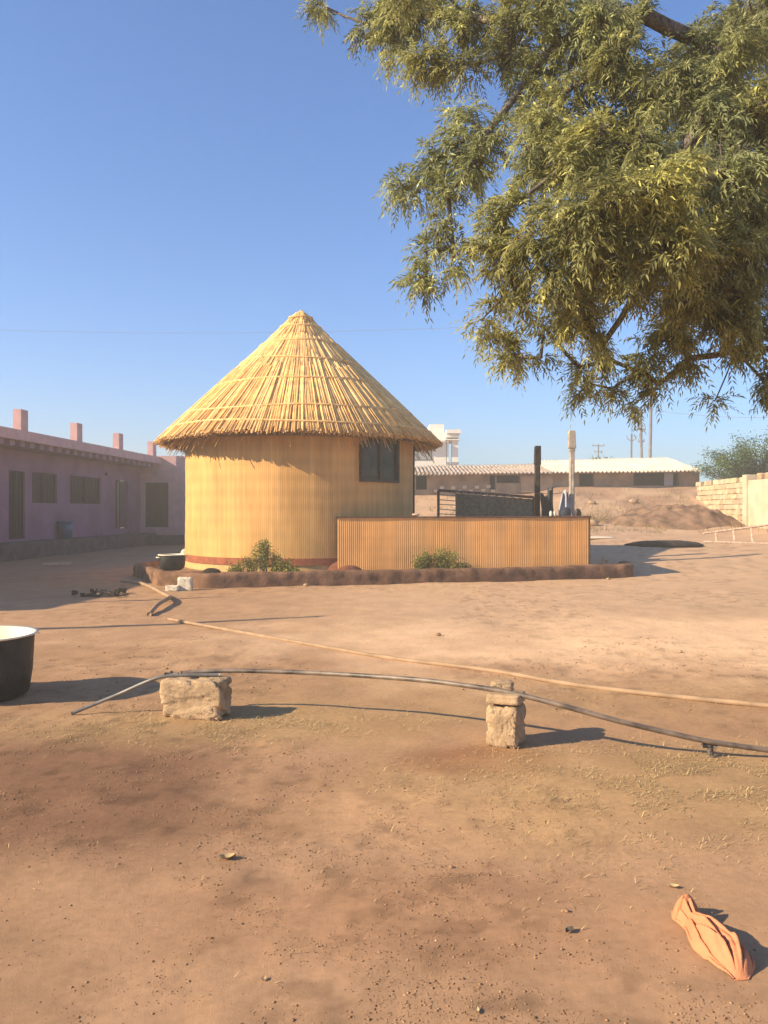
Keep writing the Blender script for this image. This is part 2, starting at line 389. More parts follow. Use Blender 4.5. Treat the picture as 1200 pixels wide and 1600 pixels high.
# roof core and reeds
def roof():
    sl = math.hypot(EAVE_R, APEX-EAVE_Z); ux, uz = EAVE_R/sl, (APEX-EAVE_Z)/sl
    b = MB(); b.lathe((HX, HY, 0), [(.02, APEX-.08), (EAVE_R-.12, EAVE_Z+.0), (EAVE_R-.25, EAVE_Z-.03), (HR-.2, EAVE_Z+.35)], 64)
    core = b.build('roof', M['under'], hut, True)
    Vs, Ts, n_s = [], [], 5
    def sticks(s0, s1, count, lift, rad, jit, droop=0, dark=1.0, phase=0):
        ph = (np.arange(count)+rng.random(count)*.9+phase)/count*2*math.pi
        e = s1+rng.normal(size=count)*jit+.05*(fbm(ph*3, ph*0, 60)-.5)*2; st = s0-rng.random(count)*.25
        sk = rng.normal(size=count)*.022; l0 = lift+rng.normal(size=count)*.010; r0 = rad*(.75+.5*rng.random(count))
        dr = droop*(rng.random(count)**2)
        tt = dark*(.86+.42*rng.random(count)); hue = rng.random(count)
        ks = [0, .5, 1]
        ring = []
        for f in ks:
            s = st+(e-st)*f; s = np.maximum(s, .05); pp = ph+sk*(f-.5)*2/np.maximum(s, .6)
            rr = s*ux+l0*uz; zz = APEX-s*uz+l0*ux-dr*(f**4)*.35; ra = r0*(1 if f else .8)
            rr = rr+.02*np.sin(ph*7)*f
            for k in range(n_s):
                w = 2*math.pi*k/n_s+.3
                tr = ra*math.cos(w); nr = ra*math.sin(w)
                R_ = rr+nr*uz; 
                ring.append(np.stack([HX+R_*np.sin(pp)+tr*np.cos(pp), HY-R_*np.cos(pp)+tr*np.sin(pp), zz+nr*ux], -1))
        V = np.stack(ring, 1); T = np.repeat(np.stack([tt, tt*(.92+.12*hue), tt*(.72+.5*hue)], -1)[:, None], 3*n_s, 1)
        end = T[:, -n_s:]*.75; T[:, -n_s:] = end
        Vs.append(V); Ts.append(T)
    L = sl
    for (s1, lift, rad, jit, cnt) in ((.42, .11, .014, .03, 90), (1.0, .085, .017, .06, 170), (1.7, .07, .019, .10, 250), (2.4, .06, .020, .12, 330), (3.2, .05, .021, .16, 420), (4.0, .04, .021, .16, 500), (L-.0, .06, .020, .03, 620), (L+.0, .03, .017, .035, 800)):
        sticks(max(s1-1.75, .03), s1, cnt, lift, rad, jit)
    for (a, cnt, lf) in ((2.6, 420, .072), (3.9, 520, .07), (L, 560, .085)):
        sticks(a-2.6 if a < 4 else 2.4, a, int(cnt*.7), lf, .019, .25 if a < 4 else .05)
    for k in range(4):   # thick ragged eave
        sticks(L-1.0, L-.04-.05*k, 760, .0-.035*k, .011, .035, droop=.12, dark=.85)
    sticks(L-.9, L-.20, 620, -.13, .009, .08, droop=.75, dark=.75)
    sticks(L-.9, L-.34, 420, -.16, .009, .10, droop=.9, dark=.75)
    V = np.concatenate(Vs); T = np.concatenate(Ts); n = len(V); m = 3*n_s
    fr = []
    for j in range(2):
        for k in range(n_s): fr.append((j*n_s+k, j*n_s+(k+1) % n_s, (j+1)*n_s+(k+1) % n_s, (j+1)*n_s+k))
    fr = np.array(fr); Fq = (fr[None]+m*np.arange(n)[:, None, None]).reshape(-1, 4)
    # end caps as fans of quads
    cap = np.array([[2*n_s, 2*n_s+1, 2*n_s+2, 2*n_s+3], [2*n_s, 2*n_s+3, 2*n_s+4, 2*n_s+4]])[:1]
    Fq = np.concatenate([Fq, (cap[None]+m*np.arange(n)[:, None, None]).reshape(-1, 4)])
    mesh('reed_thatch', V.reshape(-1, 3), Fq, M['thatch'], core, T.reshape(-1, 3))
    for s, amp in ((.28, .01), (.62, .02), (1.28, .03), (2.0, .04), (2.85, .05), (3.85, .07), (4.42, .05)):
        b = MB(); pts = []; off = random.random()*6
        for k in range(121):
            ph = 2*math.pi*k/120; ss = s+amp*math.sin(ph*2+off)+amp*.4*math.sin(ph*5+off*2)
            lf = (.15 if s < .5 else .115 if s < 1 else .10)
            pts.append(hp(ph, ss*ux+lf*uz+.02*math.sin(ph*7)*ss/L, APEX-ss*uz+lf*ux))
        b.tube(pts, .026 if s > .5 else .018, 6, cap=False); b.build('binding_cane', M['cane'], core)
    b = MB()
    for k in range(46):
        a = random.random()*6.28; q = hp(a, .0+random.uniform(0, .035), APEX+.10+random.uniform(-.05, .02)); e = hp(a, random.uniform(.20, .28), APEX-.16-random.random()*.1)
        b.tube([q, e], .011, 5, t=random.uniform(.7, 1.0))
    b.build('roof_tip', M['thatch'], core)
roof()

# ------------------------------------------------------------------ raised bed, kerb
KP = [(-5.55, 21.5), (-5.72, 18.7), (-4.45, 16.2), (-3.45, 15.8), (-.82, 16.5), (2.5, 17.35), (5.62, 18.45), (5.72, 19.1), (4.7, 21.5)]
def kerb():
    seg = []
    for i in range(len(KP)-2):
        a = Vector((*KP[i], 0)); c = Vector((*KP[i+1], 0)); n = max(2, int((c-a).length/.07))
        for k in range(n): seg.append(a.lerp(c, k/n))
    seg.append(Vector((*KP[-2], 0)))
    pr = [(-.13, -.1), (-.135, .0), (-.13, .08), (-.125, .16), (-.12, .24), (-.09, .29), (0, .30), (.10, .29), (.12, .15), (.12, -.1)]
    vs = []; fs = []; rj = random.Random(4); JOINTS = set(); q_ = 3
    while q_ < len(seg): JOINTS.add(q_); q_ += rj.choice((4, 6, 7, 9, 12))
    m = len(pr)
    for i, p in enumerate(seg):
        d = (seg[min(i+1, len(seg)-1)]-seg[max(i-1, 0)]).normalized(); nr = Vector((d.y, -d.x, 0))
        for j, (o, z) in enumerate(pr):
            nz = float(fbm(i*.28, j*.5, 70))-.5; n2 = float(vnoise(i*.9, j*1.3, 71))-.5; brick = (-.009 if i in JOINTS else 0)+(_h(np.int64(i//9), np.int64(3), 9)-.5)*.014
            q = p-nr*(o*(1-.0)) - nr*0
            q = p+nr*(-o+nz*.05+n2*.025+brick)
            vs.append((q.x, q.y, z+(nz*.05 if z > .1 else 0)+(brick*.7 if z > .2 else 0)+max(0, float(ground_z(q.x, q.y)))*.6))
    for i in range(len(seg)-1):
        for j in range(m-1): fs.append((i*m+j, (i+1)*m+j, (i+1)*m+j+1, i*m+j+1))
    b = MB(); b.add(vs, fs)
    e = (len(seg)-1)*m; b.f.append(tuple(range(e, e+m)))
    tag(b.build('mud_kerb', M['kerb'], None, True, base=(0, 16.5, 0)), 'low reddish mud brick kerb running along the front of the raised hut bed', 'kerb')
kerb()
b = MB(); inner = [(x, y, .19) for x, y in KP]
b.add(inner+[(x, y, -.05) for x, y in KP], [tuple(reversed(range(9)))]+[(i, (i+1) % 9, 9+(i+1) % 9, 9+i) for i in range(9)])
tag(b.build('raised_bed', M['bed']), 'brown earth platform under the round hut', None, None, 'structure')

# ------------------------------------------------------------------ reed screen wall
SA, SB = Vector((-1.0, 17.22, 0)), Vector((4.62, 18.15, 0))
def screen():
    t = thing('reed_screen_wall', (SA.x, SA.y, .19), 'low orange screen wall clad in upright reeds with brown top rail, joined to hut', 'screen wall')
    def panel(a, c, name):
        d = c-a; L = d.length; d.normalize(); nr = Vector((d.y, -d.x, 0)); n = int(L/.043); sub = 6; vs = []; ts = []; fs = []
        rows = [.15+.1109*q for q in range(12)]; cols = n*sub+1
        rt = .92+.14*rng.random(n+1)
        for z in rows:
            for i in range(cols):
                pf = abs(math.sin((i % sub)/sub*math.pi)); s = L*i/(cols-1)
                q = a+d*s+nr*(.06+.0065*pf+.004*math.sin(s*3+z*2)); vs.append((q.x, q.y, z))
                g = rt[i//sub]*(.97+.14*pf); g *= (.86+.28*float(fbm(s*1.3, z*2.2, 14)))*(.95 if rows.index(z) % 2 else 1.0); ts.append((g*1.04, g*.95, g*.95))
        for j in range(len(rows)-1):
            for i in range(cols-1): fs.append((j*cols+i, j*cols+i+1, (j+1)*cols+i+1, (j+1)*cols+i))
        mesh(name, np.array(vs), np.array(fs), M['reed'], t, np.array(ts))
    back = Vector((4.35, 21.3, 0))
    panel(SA, SB, 'reed_panel'); panel(SB, back, 'reed_panel')
    core = MB(); d = (SB-SA); rz = math.atan2(d.y, d.x); m_ = (SA+SB)/2
    core.box((m_.x, m_.y, .76), (d.length-.01, .11, 1.2), rz)
    d2 = back-SB; m2 = (SB+back)/2; core.box((m2.x, m2.y, .755), (d2.length, .11, 1.19), math.atan2(d2.y, d2.x))
    core.build('core', M['bed'], t)
    cap = MB(); cap.box((m_.x, m_.y, 1.388), (d.length+.1, .17, .035), rz, rough=.003); cap.box((m2.x, m2.y, 1.392), (d2.length, .17, .035), math.atan2(d2.y, d2.x))
    cap.build('top_rail', M['brownwood'], t)
screen()

# ------------------------------------------------------------------ leafy shrubs
def leafmass(name, pts, size, m, parent, tints, up=.3, aspect=.35, flat=False):
    n = len(pts); P_ = np.array(pts)
    D = rng.normal(size=(n, 3)); D[:, 2] = D[:, 2]*.6+up; D /= np.linalg.norm(D, axis=1)[:, None]
    A = np.cross(D, rng.normal(size=(n, 3))); A /= np.linalg.norm(A, axis=1)[:, None]
    L = size*(.6+.8*rng.random((n, 1)))
    V = np.stack([P_, P_+D*L*.5+A*L*aspect, P_+D*L, P_+D*L*.5-A*L*aspect], 1).reshape(-1, 3)
    Fc = np.arange(4*n).reshape(-1, 4)
    T = np.repeat(np.array(tints), 4, 0)
    return mesh(name, V, Fc, m, parent, T)
def shrub(x0, x1, ytop_fn, d, label, n=2400, yb=893):
    cx = (x0+x1)/2; base = P(cx, yb, d); t = thing('shrub', (base.x, d, .19), label, 'shrub', 'shrubs in the raised bed')
    st = MB(); pts = []; ts = []
    for k in range(70):
        x = random.uniform(x0, x1); yt = ytop_fn(x)+random.uniform(0, 14)
        top = P(x, yt, d+random.uniform(-.2, .2)); bx = cx+(x-cx)*.75; bt = P(bx, yb, d+random.uniform(-.12, .12)); bt.z = .19
        mid = bt.lerp(top, .5)+Vector((random.uniform(-.04, .04),)*3)
        st.tube([bt, mid, top], [.006, .004, .002], 4)
        for q in range(n//70):
            f = random.uniform(.25, 1.03); pt = (bt.lerp(mid, f*2) if f < .5 else mid.lerp(top, (f-.5)*2))
            pts.append((pt.x+random.gauss(0, .035), pt.y+random.gauss(0, .05), pt.z+random.gauss(0, .025)))
            g = random.uniform(.7, 1.9); dry = random.random() < .25
            ts.append((g*1.5, g*1.05, g*.7) if dry else (g, g*1.05, g*.8))
    st.build('stems', M['bark'], t); leafmass('foliage', pts, .034, M['bushleaf'], t, ts)
shrub(356, 468, lambda x: 884-24*math.exp(-((x-413)/18)**2)-17*math.sin((x-350)/120*math.pi), 16.55, 'leafy green shrub in front of the hut wall with a taller middle sprig', 6500)
shrub(648, 738, lambda x: 885-30*math.sin(min(1, max(0, (x-640)/100))*math.pi)**.6+(10 if x > 715 else 0), 17.25, 'leafy green shrub in front of the reed screen wall', 5200, 890)

# ------------------------------------------------------------------ small things round the hut
def pot():
    p = P(269, 893, 17.2); cx, cy = p.x, 17.2; z0 = .30
    t = thing('cooking_pot', (cx, cy, z0-.06), 'black round cooking pot with bright rim sitting by the kerb left of the hut', 'pot')
    b = MB(); b.lathe((cx, cy, z0-.06), [(0, 0), (.17, .005), (.24, .05), (.275, .14), (.28, .27), (.27, .33)], 36); b.lathe((cx, cy, z0-.06), [(.265, .33), (.255, .25), (.22, .05), (0, .03)], 36)
    bo = b.build('bowl', M['metal_dark'], t, True)
    b = MB(); b.lathe((cx, cy, z0-.06), [(.27, .33), (.30, .335), (.30, .35), (.265, .352), (.262, .33)], 36); b.build('rim', M['alu'], t, True)
    for s in (-1, 1):
        b = MB(); a = R(200) if s > 0 else R(20)
        pts = [(cx+(.28+.05*math.sin(w))*math.cos(a+.3*math.cos(w)), cy+(.28+.05*math.sin(w))*math.sin(a+.3*math.cos(w)), z0-.06+.29) for w in np.linspace(0, math.pi, 7)]
        b.tube(pts, .011, 6); b.build('handle', M['alu'], t)
pot()
def rock(name, c, size, m, label, cat, seed=0, sub=3, group=None, rough=.25, rz=0, parent=None, boxy=0, hf=.45, pits=0):
    bm = bmesh.new()
    if boxy:
        bmesh.ops.create_cube(bm, size=2); bmesh.ops.subdivide_edges(bm, edges=bm.edges[:], cuts=2**sub-1, use_grid_fill=True)
    else: bmesh.ops.create_icosphere(bm, subdivisions=sub, radius=1)
    V = np.array([v.co[:] for v in bm.verts])
    if boxy:
        m8 = (np.abs(V)**boxy).sum(1)**(1/boxy); V = V/m8[:, None]
    dsp = (fbm(V[:, 0]*1.6+seed*7+V[:, 2]*1.1, V[:, 1]*1.6+V[:, 2]*1.3, seed, 3)-.5)*rough + (fbm(V[:, 0]*6+V[:, 2]*4, V[:, 1]*6+V[:, 2]*3, seed+9, 3)-.5)*rough*hf
    if pits: dsp = dsp-pits*sstep(.6, .72, fbm(V[:, 0]*9+V[:, 2]*3+seed, V[:, 1]*9+V[:, 2]*8, seed+4, 2))-pits*1.6*sstep(.62, .7, vnoise(V[:, 0]*2.2+V[:, 1]*1.3+seed, V[:, 2]*2.2+V[:, 1], seed+6))
    V *= (1+dsp)[:, None]
    V *= np.array(size)/2; ca, sa = math.cos(rz), math.sin(rz)
    V = np.stack([V[:, 0]*ca-V[:, 1]*sa, V[:, 0]*sa+V[:, 1]*ca, V[:, 2]], -1)+np.array(c)
    bm.verts.ensure_lookup_table(); Fc = [tuple(v.index for v in f.verts) for f in bm.faces]; bm.free()
    o = mesh(name, V, Fc, m, parent, np.ones((len(V), 3)), True, 0, (c[0], c[1], c[2]-size[2]/2) if parent is None else None)
    return tag(o, label, cat, group)
p = P(330, 893, 16.4); rock('stone', (p.x, 16.45, .25), (.38, .22, .20), M['char'], 'dark brown rounded stone between the kerb and the yellow hut wall', 'stone', 3)
p = on(290, 922); rock('stone_block', (p.x, p.y-.02, p.z+.12), (.27, .16, .26), M['white'], 'upright white broken block against the kerb', 'block', 5, 4, rough=.34, boxy=9)
p = on(272, 923); rock('stone_block', (p.x-.02, p.y-.03, p.z+.045), (.25, .15, .11), M['white'], 'flat white slab lying beside the upright white block', 'block', 6, 4, rough=.34, boxy=9)
p = P(291, 866, 19.6); rock('stone', (p.x-.02, 19.5, .45), (.2, .2, .3), M['white'], 'small pale stone at the left foot of the hut wall', 'stone', 7, 3)
p = P(649, 803, 17.7); rock('stone', (p.x, 17.52, 1.44), (.17, .12, .07), M['palewood'], 'small pale stone on the screen wall rail beside the hut', 'stone', 8, 3)
def stake():
    a = on(934, 899); c = P(944, 874, a.y+.05); dd = (c-a)
    b = MB(); b.tube([a, a.lerp(c, .35)+Vector((.01, 0, 0)), a.lerp(c, .75)+Vector((.01, 0, .01)), c+Vector((.02, 0, 0))], [.035, .045, .06, .055], 7)
    b.tube([a.lerp(c, .7), c+Vector((.09, .0, -.02))], [.04, .025], 6); b.tube([a.lerp(c, .75), c+Vector((-.04, 0, .04))], [.03, .018], 6)
    tag(b.build('wood_stake', M['palewood'], None, True, base=a), 'splintered pale wood stake leaning on the right end of the kerb', 'stake')
stake()
# ash heap in the shade
def ash():
    c = on(163, 930); pts = []
    for k in range(26):
        q = c+Vector((random.gauss(0, .24), random.gauss(0, .16), random.uniform(0, .06))); s = random.uniform(.04, .11)
        pts.append((q, s))
    b = MB()
    for q, s in pts: b.box((q.x, q.y, q.z+.03), (s, s*.8, s*.6), random.random()*3, rough=.02)
    b.add([(c.x+.55*math.cos(a)*(1 if r else 0), c.y+.4*math.sin(a)*(1 if r else 0), c.z+(.10 if not r else -.02)) for r in (0, 1) for a in np.linspace(0, 6.28, 17)[:-1]], [(k, (k+1) % 16, 16+(k+1) % 16, 16+k) for k in range(16)])
    tag(b.build('ash_heap', M['char'], base=c), 'dark ash and charcoal heap in the shade beside the tan hose', 'ash heap')
    for k in range(4):
        q = c+Vector((-.25+.2*k+random.uniform(-.03, .03), random.uniform(-.35, -.1), .05)); 
        tag(rock('ash_lump', q, (.07, .06, .05), M['block'], None, None, 20+k, 2), 'greyish ash lump, '+('leftmost', 'second from left', 'third from left', 'rightmost')[k]+' of four at the front of the ash heap', 'ash lump', 'greyish ash lumps')
ash()

# ------------------------------------------------------------------ hoses and pipes
def tubething(name, pts, r, m, label, cat, n=10):
    b = MB(); b.tube(smoothpath(pts, 10), r, n); return tag(b.build(name, m, None, True, base=pts[0]), label, cat)
HP = [(262, 967), (350, 985), (480, 1008), (600, 1028), (760, 1050), (900, 1072), (1060, 1092), (1200, 1108), (1330, 1122), (1500, 1136), (1800, 1150), (2300, 1160)]
tubething('hose', [on(x, y, .016) for x, y in HP], .021, M['hose'], 'long tan hose lying across the whole yard', 'hose')
HP = [(190, 911), (214, 914), (235, 921), (252, 929), (266, 936), (262, 943), (246, 953), (233, 962)]
tubething('hose', [on(x, y, .03+.05*(5 <= k <= 6)) for k, (x, y) in enumerate(HP)], .034, M['hose'], 'short kinked tan hose bending near the kerb and the ash heap', 'hose')
# left grey pipe resting on the block
a = on(112, 1119, .012)
tubething('pipe', [a, P(180, 1087, 5.93), P(235, 1063, 5.88), P(268, 1056, 5.88), P(345, 1054.5, 5.9)], .0135, M['pvc'], 'short pale grey pipe sloping from the ground onto the left block', 'pipe')
BP = [P(283, 1052, 6.02), P(345, 1048, 6.02), P(420, 1049, 5.95), P(520, 1053, 5.8), P(640, 1061, 5.5), P(720, 1070, 5.3), P(800, 1083, 5.14), P(880, 1103, 5.0), P(960, 1125, 4.93), P(1040, 1144, 4.90), P(1110, 1159, 4.87), P(1200, 1172, 4.86), P(1300, 1186, 4.85), on(1450, 1196, .02), on(1700, 1190, .02), on(2100, 1170, .02)]
tubething('pipe', BP, .0165, M['black'], 'long dark dusty pipe carried over both blocks to the right edge', 'pipe')
b = MB(); q = P(268, 1056, 5.9); b.tube([q+Vector((-.05, 0, 0)), q+Vector((.05, 0, .003))], .024, 10); b.tube([q, q+Vector((0, .0, .035))], .012, 8)
tag(b.build('pipe_coupling', M['bark'], None, True, base=q), 'brown pipe coupling on top of the left block', 'coupling')
# blocks
def blockthing(x0, x1, ybot, h, dep, name, label, seed, rough=.06, rz=.08, zoff=0, yoff=0, boxy=14):
    a = on((x0+x1)/2, ybot); w = (x1-x0)/F*a.y
    return rock(name, (a.x, a.y+dep/2+yoff, a.z+h/2-.008+zoff), (w, dep, h), M['block'], label, 'block', seed, 5, rough=rough, rz=rz, boxy=boxy, hf=.16, pits=.05)
blockthing(250, 352, 1127, .285, .24, 'cement_block', 'large pitted tan block under the left end of the pipes', 11, .12, -.20)
blockthing(768, 822, 1172, .265, .24, 'cement_block', 'tall tan block standing on end under the long dark pipe', 13, .16, -.42, boxy=8)
a = on(799, 1172)
rock('cement_block', (a.x-.015, a.y+.13, a.z+.296), (.22, .20, .066), M['block'], 'flat tan stone lying on top of the tall block', 'block', 17, 4, rough=.12, rz=-.4, boxy=8)
rock('cement_block', (a.x-.03, a.y+.22, a.z+.352), (.15, .11, .06), M['block'], 'small tan stone topmost behind the long dark pipe', 'block', 19, 4, rough=.4, boxy=4)
q = on(1108, 1178); b = MB(); top = P(1110, 1161, 4.88); b.tube([Vector((top.x, top.y, q.z-.02)), top+Vector((0, 0, -.01))], [.022, .016], 7)
b.tube([top+Vector((-.05, 0, -.015)), top+Vector((.04, 0, -.02))], .014, 6)
tag(b.build('pipe_prop', M['bark'], None, True, base=q), 'short dark peg propping the long dark pipe near the right edge', 'prop')

# ------------------------------------------------------------------ cauldron on the left
def cauldron():
    c = Vector((-3.30, 6.45, 0)); z = float(gz(c.x, c.y)); r = .455; h = .50
    t = thing('cauldron', (c.x, c.y, z), 'large soot black cauldron with bright aluminium inside cut by left edge', 'cauldron')
    b = MB(); b.lathe((c.x, c.y, z), [(0, 0), (.36, 0), (.405, .03), (.43, .2), (r-.01, h-.01)], 64); b.build('body', M['metal_dark'], t, True)
    b = MB(); b.lathe((c.x, c.y, z), [(r-.012, h-.012), (r+.018, h-.004), (r+.02, h+.006), (r-.012, h+.004)], 64); b.build('rim', M['alu'], t, True)
    b = MB(); b.lathe((c.x, c.y, z), [(r-.014, h+.002), (.42, .25), (.395, .05), (0, .03)], 64); b.build('inside', M['alu'], t, True)
cauldron()

# ------------------------------------------------------------------ crumpled cloth
def cloth():
    # axis from the hooded top-left end to the pointed bottom-right end
    A = on(1074, 1428); B_ = on(1158, 1530); ax = Vector((B_.x-A.x, B_.y-A.y, 0)); L = ax.length+.02; ax.normalize(); sd = Vector((-ax.y, ax.x, 0))*-1
    nu, nv = 130, 70; U, W = np.meshgrid(np.linspace(0, 1, nu), np.linspace(-1, 1, nv), indexing='ij')
    half = np.interp(U[:, 0], [0, .06, .15, .28, .42, .6, .75, .88, 1.0], [.024, .048, .052, .036, .052, .074, .072, .054, .026])[:, None]
    halfL = half*(1+.16*(vnoise(U*6, U*0+1, 3)-.5)*2)
    dome = np.interp(U[:, 0], [0, .08, .2, .3, .45, .7, .9, 1], [.03, .075, .085, .055, .075, .085, .055, .0])[:, None]*(1-np.abs(W)**2.4)
    H = dome*(.86+.22*(fbm(U*3, W*1.3, 52)-.5)*2)
    for (w0, am, fr, p0, u0, u1, dp, wd) in ((-.62, .16, 5, .4, .12, .62, .6, .07), (-.28, .22, 4, 1.9, .16, .80, .75, .06), (.02, .20, 6, .2, .13, .55, .8, .07), (.16, .14, 5, 2.4, .42, .97, .7, .06),
            (.42, .20, 4.5, 1.1, .15, .72, .75, .06), (.66, .12, 6, 2.8, .30, .95, .6, .05), (-.45, .14, 7, .9, .55, .98, .55, .05), (-.80, .06, 4, 0, .3, .9, .4, .05)):
        wk = w0+am*np.sin(fr*U+p0); mk = sstep(u0, u0+.07, U)*(1-sstep(u1-.12, u1, U))
        H = H-dome*dp*mk*np.exp(-np.abs((W-wk)/wd)**1.4)+dome*.22*mk*np.exp(-((W-wk-wd*2.2)/(wd*1.3))**2)
    H = H-dome*.75*np.exp(-((U-.165-.02*W)/.014)**2)+.012*np.exp(-((U-.13-.02*W)/.02)**2)*(1-W**2)
    H = H-dome*.6*np.exp(-((U-.72)/.03)**2-((W-.1)/.14)**2)
    H = np.maximum(H, .0)+.004
    off = halfL*W
    bow = .018*np.sin(U*6.0)
    Xw = A.x-ax.x*.03+ax.x*L*U+sd.x*(off+bow); Yw = A.y-ax.y*.03+ax.y*L*U+sd.y*(off+bow)
    # ragged, slightly lifted rim
    H += .012*(np.abs(W) > .93)*vnoise(U*14, W, 54)
    V = np.stack([Xw, Yw, gz(Xw, Yw)+H-.004], -1).reshape(-1, 3)
    i = np.arange(nu*nv).reshape(nu, nv); Fc = np.stack([i[:-1, :-1], i[1:, :-1], i[1:, 1:], i[:-1, 1:]], -1).reshape(-1, 4)
    o = mesh('cloth', V, Fc, M['cloth'], None, None, True, 0, A)
    sm = o.modifiers.new('s', 'SOLIDIFY'); sm.thickness = .003
    tag(o, 'crumpled peach orange cloth dropped on the bare ground', 'cloth')
cloth()

# ------------------------------------------------------------------ litter
def dryleaf(x, y, s, label, m='straw', seed=0):
    c = on(x, y, .004); random.seed(seed); b = MB(); vs = []; fs = []; n = 7; a = random.random()*3
    for i in range(n):
        u = i/(n-1)-.5; w = s*.28*math.cos(u*math.pi)+.001
        for k in (-1, 0, 1):
            px, py = u*s, k*w; z = s*(.20*abs(k)+.25*(u*u))
            vs.append((c.x+px*math.cos(a)-py*math.sin(a), c.y+px*math.sin(a)+py*math.cos(a), c.z+z))
    for i in range(n-1):
        for k in range(2): fs.append((i*3+k, i*3+k+1, (i+1)*3+k+1, (i+1)*3+k))
    b.add(vs, fs); o = b.build('dry_leaf', M[m], None, True, base=c); tag(o, label, 'leaf')
dryleaf(355, 1343, .075, 'curled pale dry leaf lying alone in the foreground earth', 'straw', 1)
dryleaf(1052, 1387, .045, 'small pale dry leaf just above the peach cloth', 'straw', 2)
dryleaf(890, 1455, .045, 'curled brown dry leaf left of the peach cloth', 'bark', 3)
dryleaf(412, 1530, .022, 'tiny pale dry leaf near the bottom of the foreground', 'straw', 9)
dryleaf(745, 1580, .025, 'pale dry leaf at the bottom edge of the photo', 'straw', 12)
random.seed(21)
for k, (x, y, s, l) in enumerate(((705, 1352, .022, 'dark pebble in the middle of the foreground earth'), (885, 1423, .02, 'brown pebble left above the curled brown leaf'), (478, 917, .11, 'pale stone at the foot of the kerb below the hut'), (1063, 1020, .05, 'pale pebble on the sandy patch'), (685, 993, .07, 'brown pebble beyond the tan hose'), (260, 1046, .03, 'brown pebble left behind the left block'), (950, 905, .09, 'pale stone at the foot of the leaning stake'))):
    p = on(x, y); rock('pebble', (p.x, p.y, p.z+s*.25), (s, s*.8, s*.6), M['block'] if 'pale' in l else M['clod'], l, 'pebble', 30+k, 2)

# ------------------------------------------------------------------ pink building
def XW(d): return -13.85+.072*d
def XR(d): return -12.885+.072*d
D0, D1 = 10.0, 36.8
pk = thing('pink_building', (XW(D0), D0, 0), 'long low pink building in shade with dark doors and windows at left', 'building')
def wall_openings(o, u, L, z0, z1, ops, depth, nrm, mb):
    xs = sorted({0, L, *[a for op in ops for a in op[:2]]}); zs = sorted({z0, z1, *[a for op in ops for a in op[2:]]})
    def pt(s, z, dd=0): q = Vector(o)+Vector(u)*s-Vector(nrm)*dd; return (q.x, q.y, z)
    for i in range(len(xs)-1):
        for j in range(len(zs)-1):
            cx, cz = (xs[i]+xs[i+1])/2, (zs[j]+zs[j+1])/2
            if any(a < cx < b and c < cz < d for a, b, c, d in ops): continue
            mb.add([pt(xs[i], zs[j]), pt(xs[i+1], zs[j]), pt(xs[i+1], zs[j+1]), pt(xs[i], zs[j+1])], [(0, 1, 2, 3)])
    for a, b_, c, d in ops:
        k = [(a, c), (b_, c), (b_, d), (a, d)]
        for i in range(4):
            p, q = k[i], k[(i+1) % 4]; mb.add([pt(*p), pt(*q), pt(*q, depth), pt(*p, depth)], [(0, 1, 2, 3)])
udir = Vector((.072, 1, 0)).normalized(); ndir = Vector((1, -.072, 0)).normalized()
def SD(d): return (d-D0)/udir.y
ops = [(SD(25.6), SD(26.6), .62, 2.84), (SD(27.06), SD(28.8), 1.81, 2.86), (SD(29.8), SD(32.5), 1.82, 2.87), (SD(33.95), SD(35.3), .8, 2.87), (SD(13), SD(14), .6, 2.85), (SD(16), SD(17.6), 1.8, 2.85), (SD(20), SD(21.6), 1.8, 2.85)]
b = MB(); wall_openings((XW(D0), D0, 0), udir, SD(D1), .54, 3.7, ops, .18, ndir, b)
# near end wall, facing the camera side
b.add([(XW(D0), D0, 0), (XW(D0)-6, D0, 0), (XW(D0)-6, D0, 3.7), (XW(D0), D0, 3.7)], [(0, 1, 2, 3)])
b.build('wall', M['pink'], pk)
# wing across the far end
WX0, WX1 = XW(D1), -3.2
ops2 = [(.22, 1.28, .8, 2.85)]
b = MB(); wall_openings((WX0, D1, 0), (1, 0, 0), WX1-WX0, .0, 4.08, ops2, .18, (0, -1, 0), b)
b.add([(WX1, D1, 0), (WX1, D1+5, 0), (WX1, D1+5, 4.08), (WX1, D1, 4.08)], [(0, 1, 2, 3)]); b.add([(WX0-3, D1+.4, 4.08), (WX0-3, D1+5, 4.08), (WX1, D1+5, 4.08), (WX1, D1, 4.08), (WX0, D1, 4.08)], [(0, 1, 2, 3, 4)])
b.build('wing_wall', M['pinklit'], pk)
def slab(mb, d0, d1, o0, o1, z0, z1, base=XR):
    vs = []
    for z in (z0, z1):
        for d, o in ((d0, o0), (d0, o1), (d1, o1), (d1, o0)): vs.append((base(d)+o, d, z))
    mb.add(vs, [(0, 3, 2, 1), (4, 5, 6, 7), (0, 1, 5, 4), (1, 2, 6, 5), (2, 3, 7, 6), (3, 0, 4, 7)])
b = MB(); slab(b, D0-.3, D1-.004, -7, 0, 3.70, 3.92); slab(b, D0-.3, D1-.004, -.35, -.03, 3.92, 4.02); b.build('roof_slab', M['pinklit'], pk)
for k in range(44):
    d = D0+.3+k*.6
    if d > D1-.3: break
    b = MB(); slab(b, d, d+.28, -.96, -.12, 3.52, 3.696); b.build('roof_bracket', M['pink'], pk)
for d in (24.8, 28.6, 32.3, 36.1):
    b = MB(); slab(b, d-.10, d+.32, -.35, -.10, 4.024, 4.68); b.build('roof_stub', M['pinklit'], pk)
b = MB(); slab(b, D0, D1-.003, -.02, .72, -.1, .54, XW); b.box((WX0+2.6, D1-.35, .2), (3.8, .69, .5)); b.build('plinth', M['plinth'], pk)
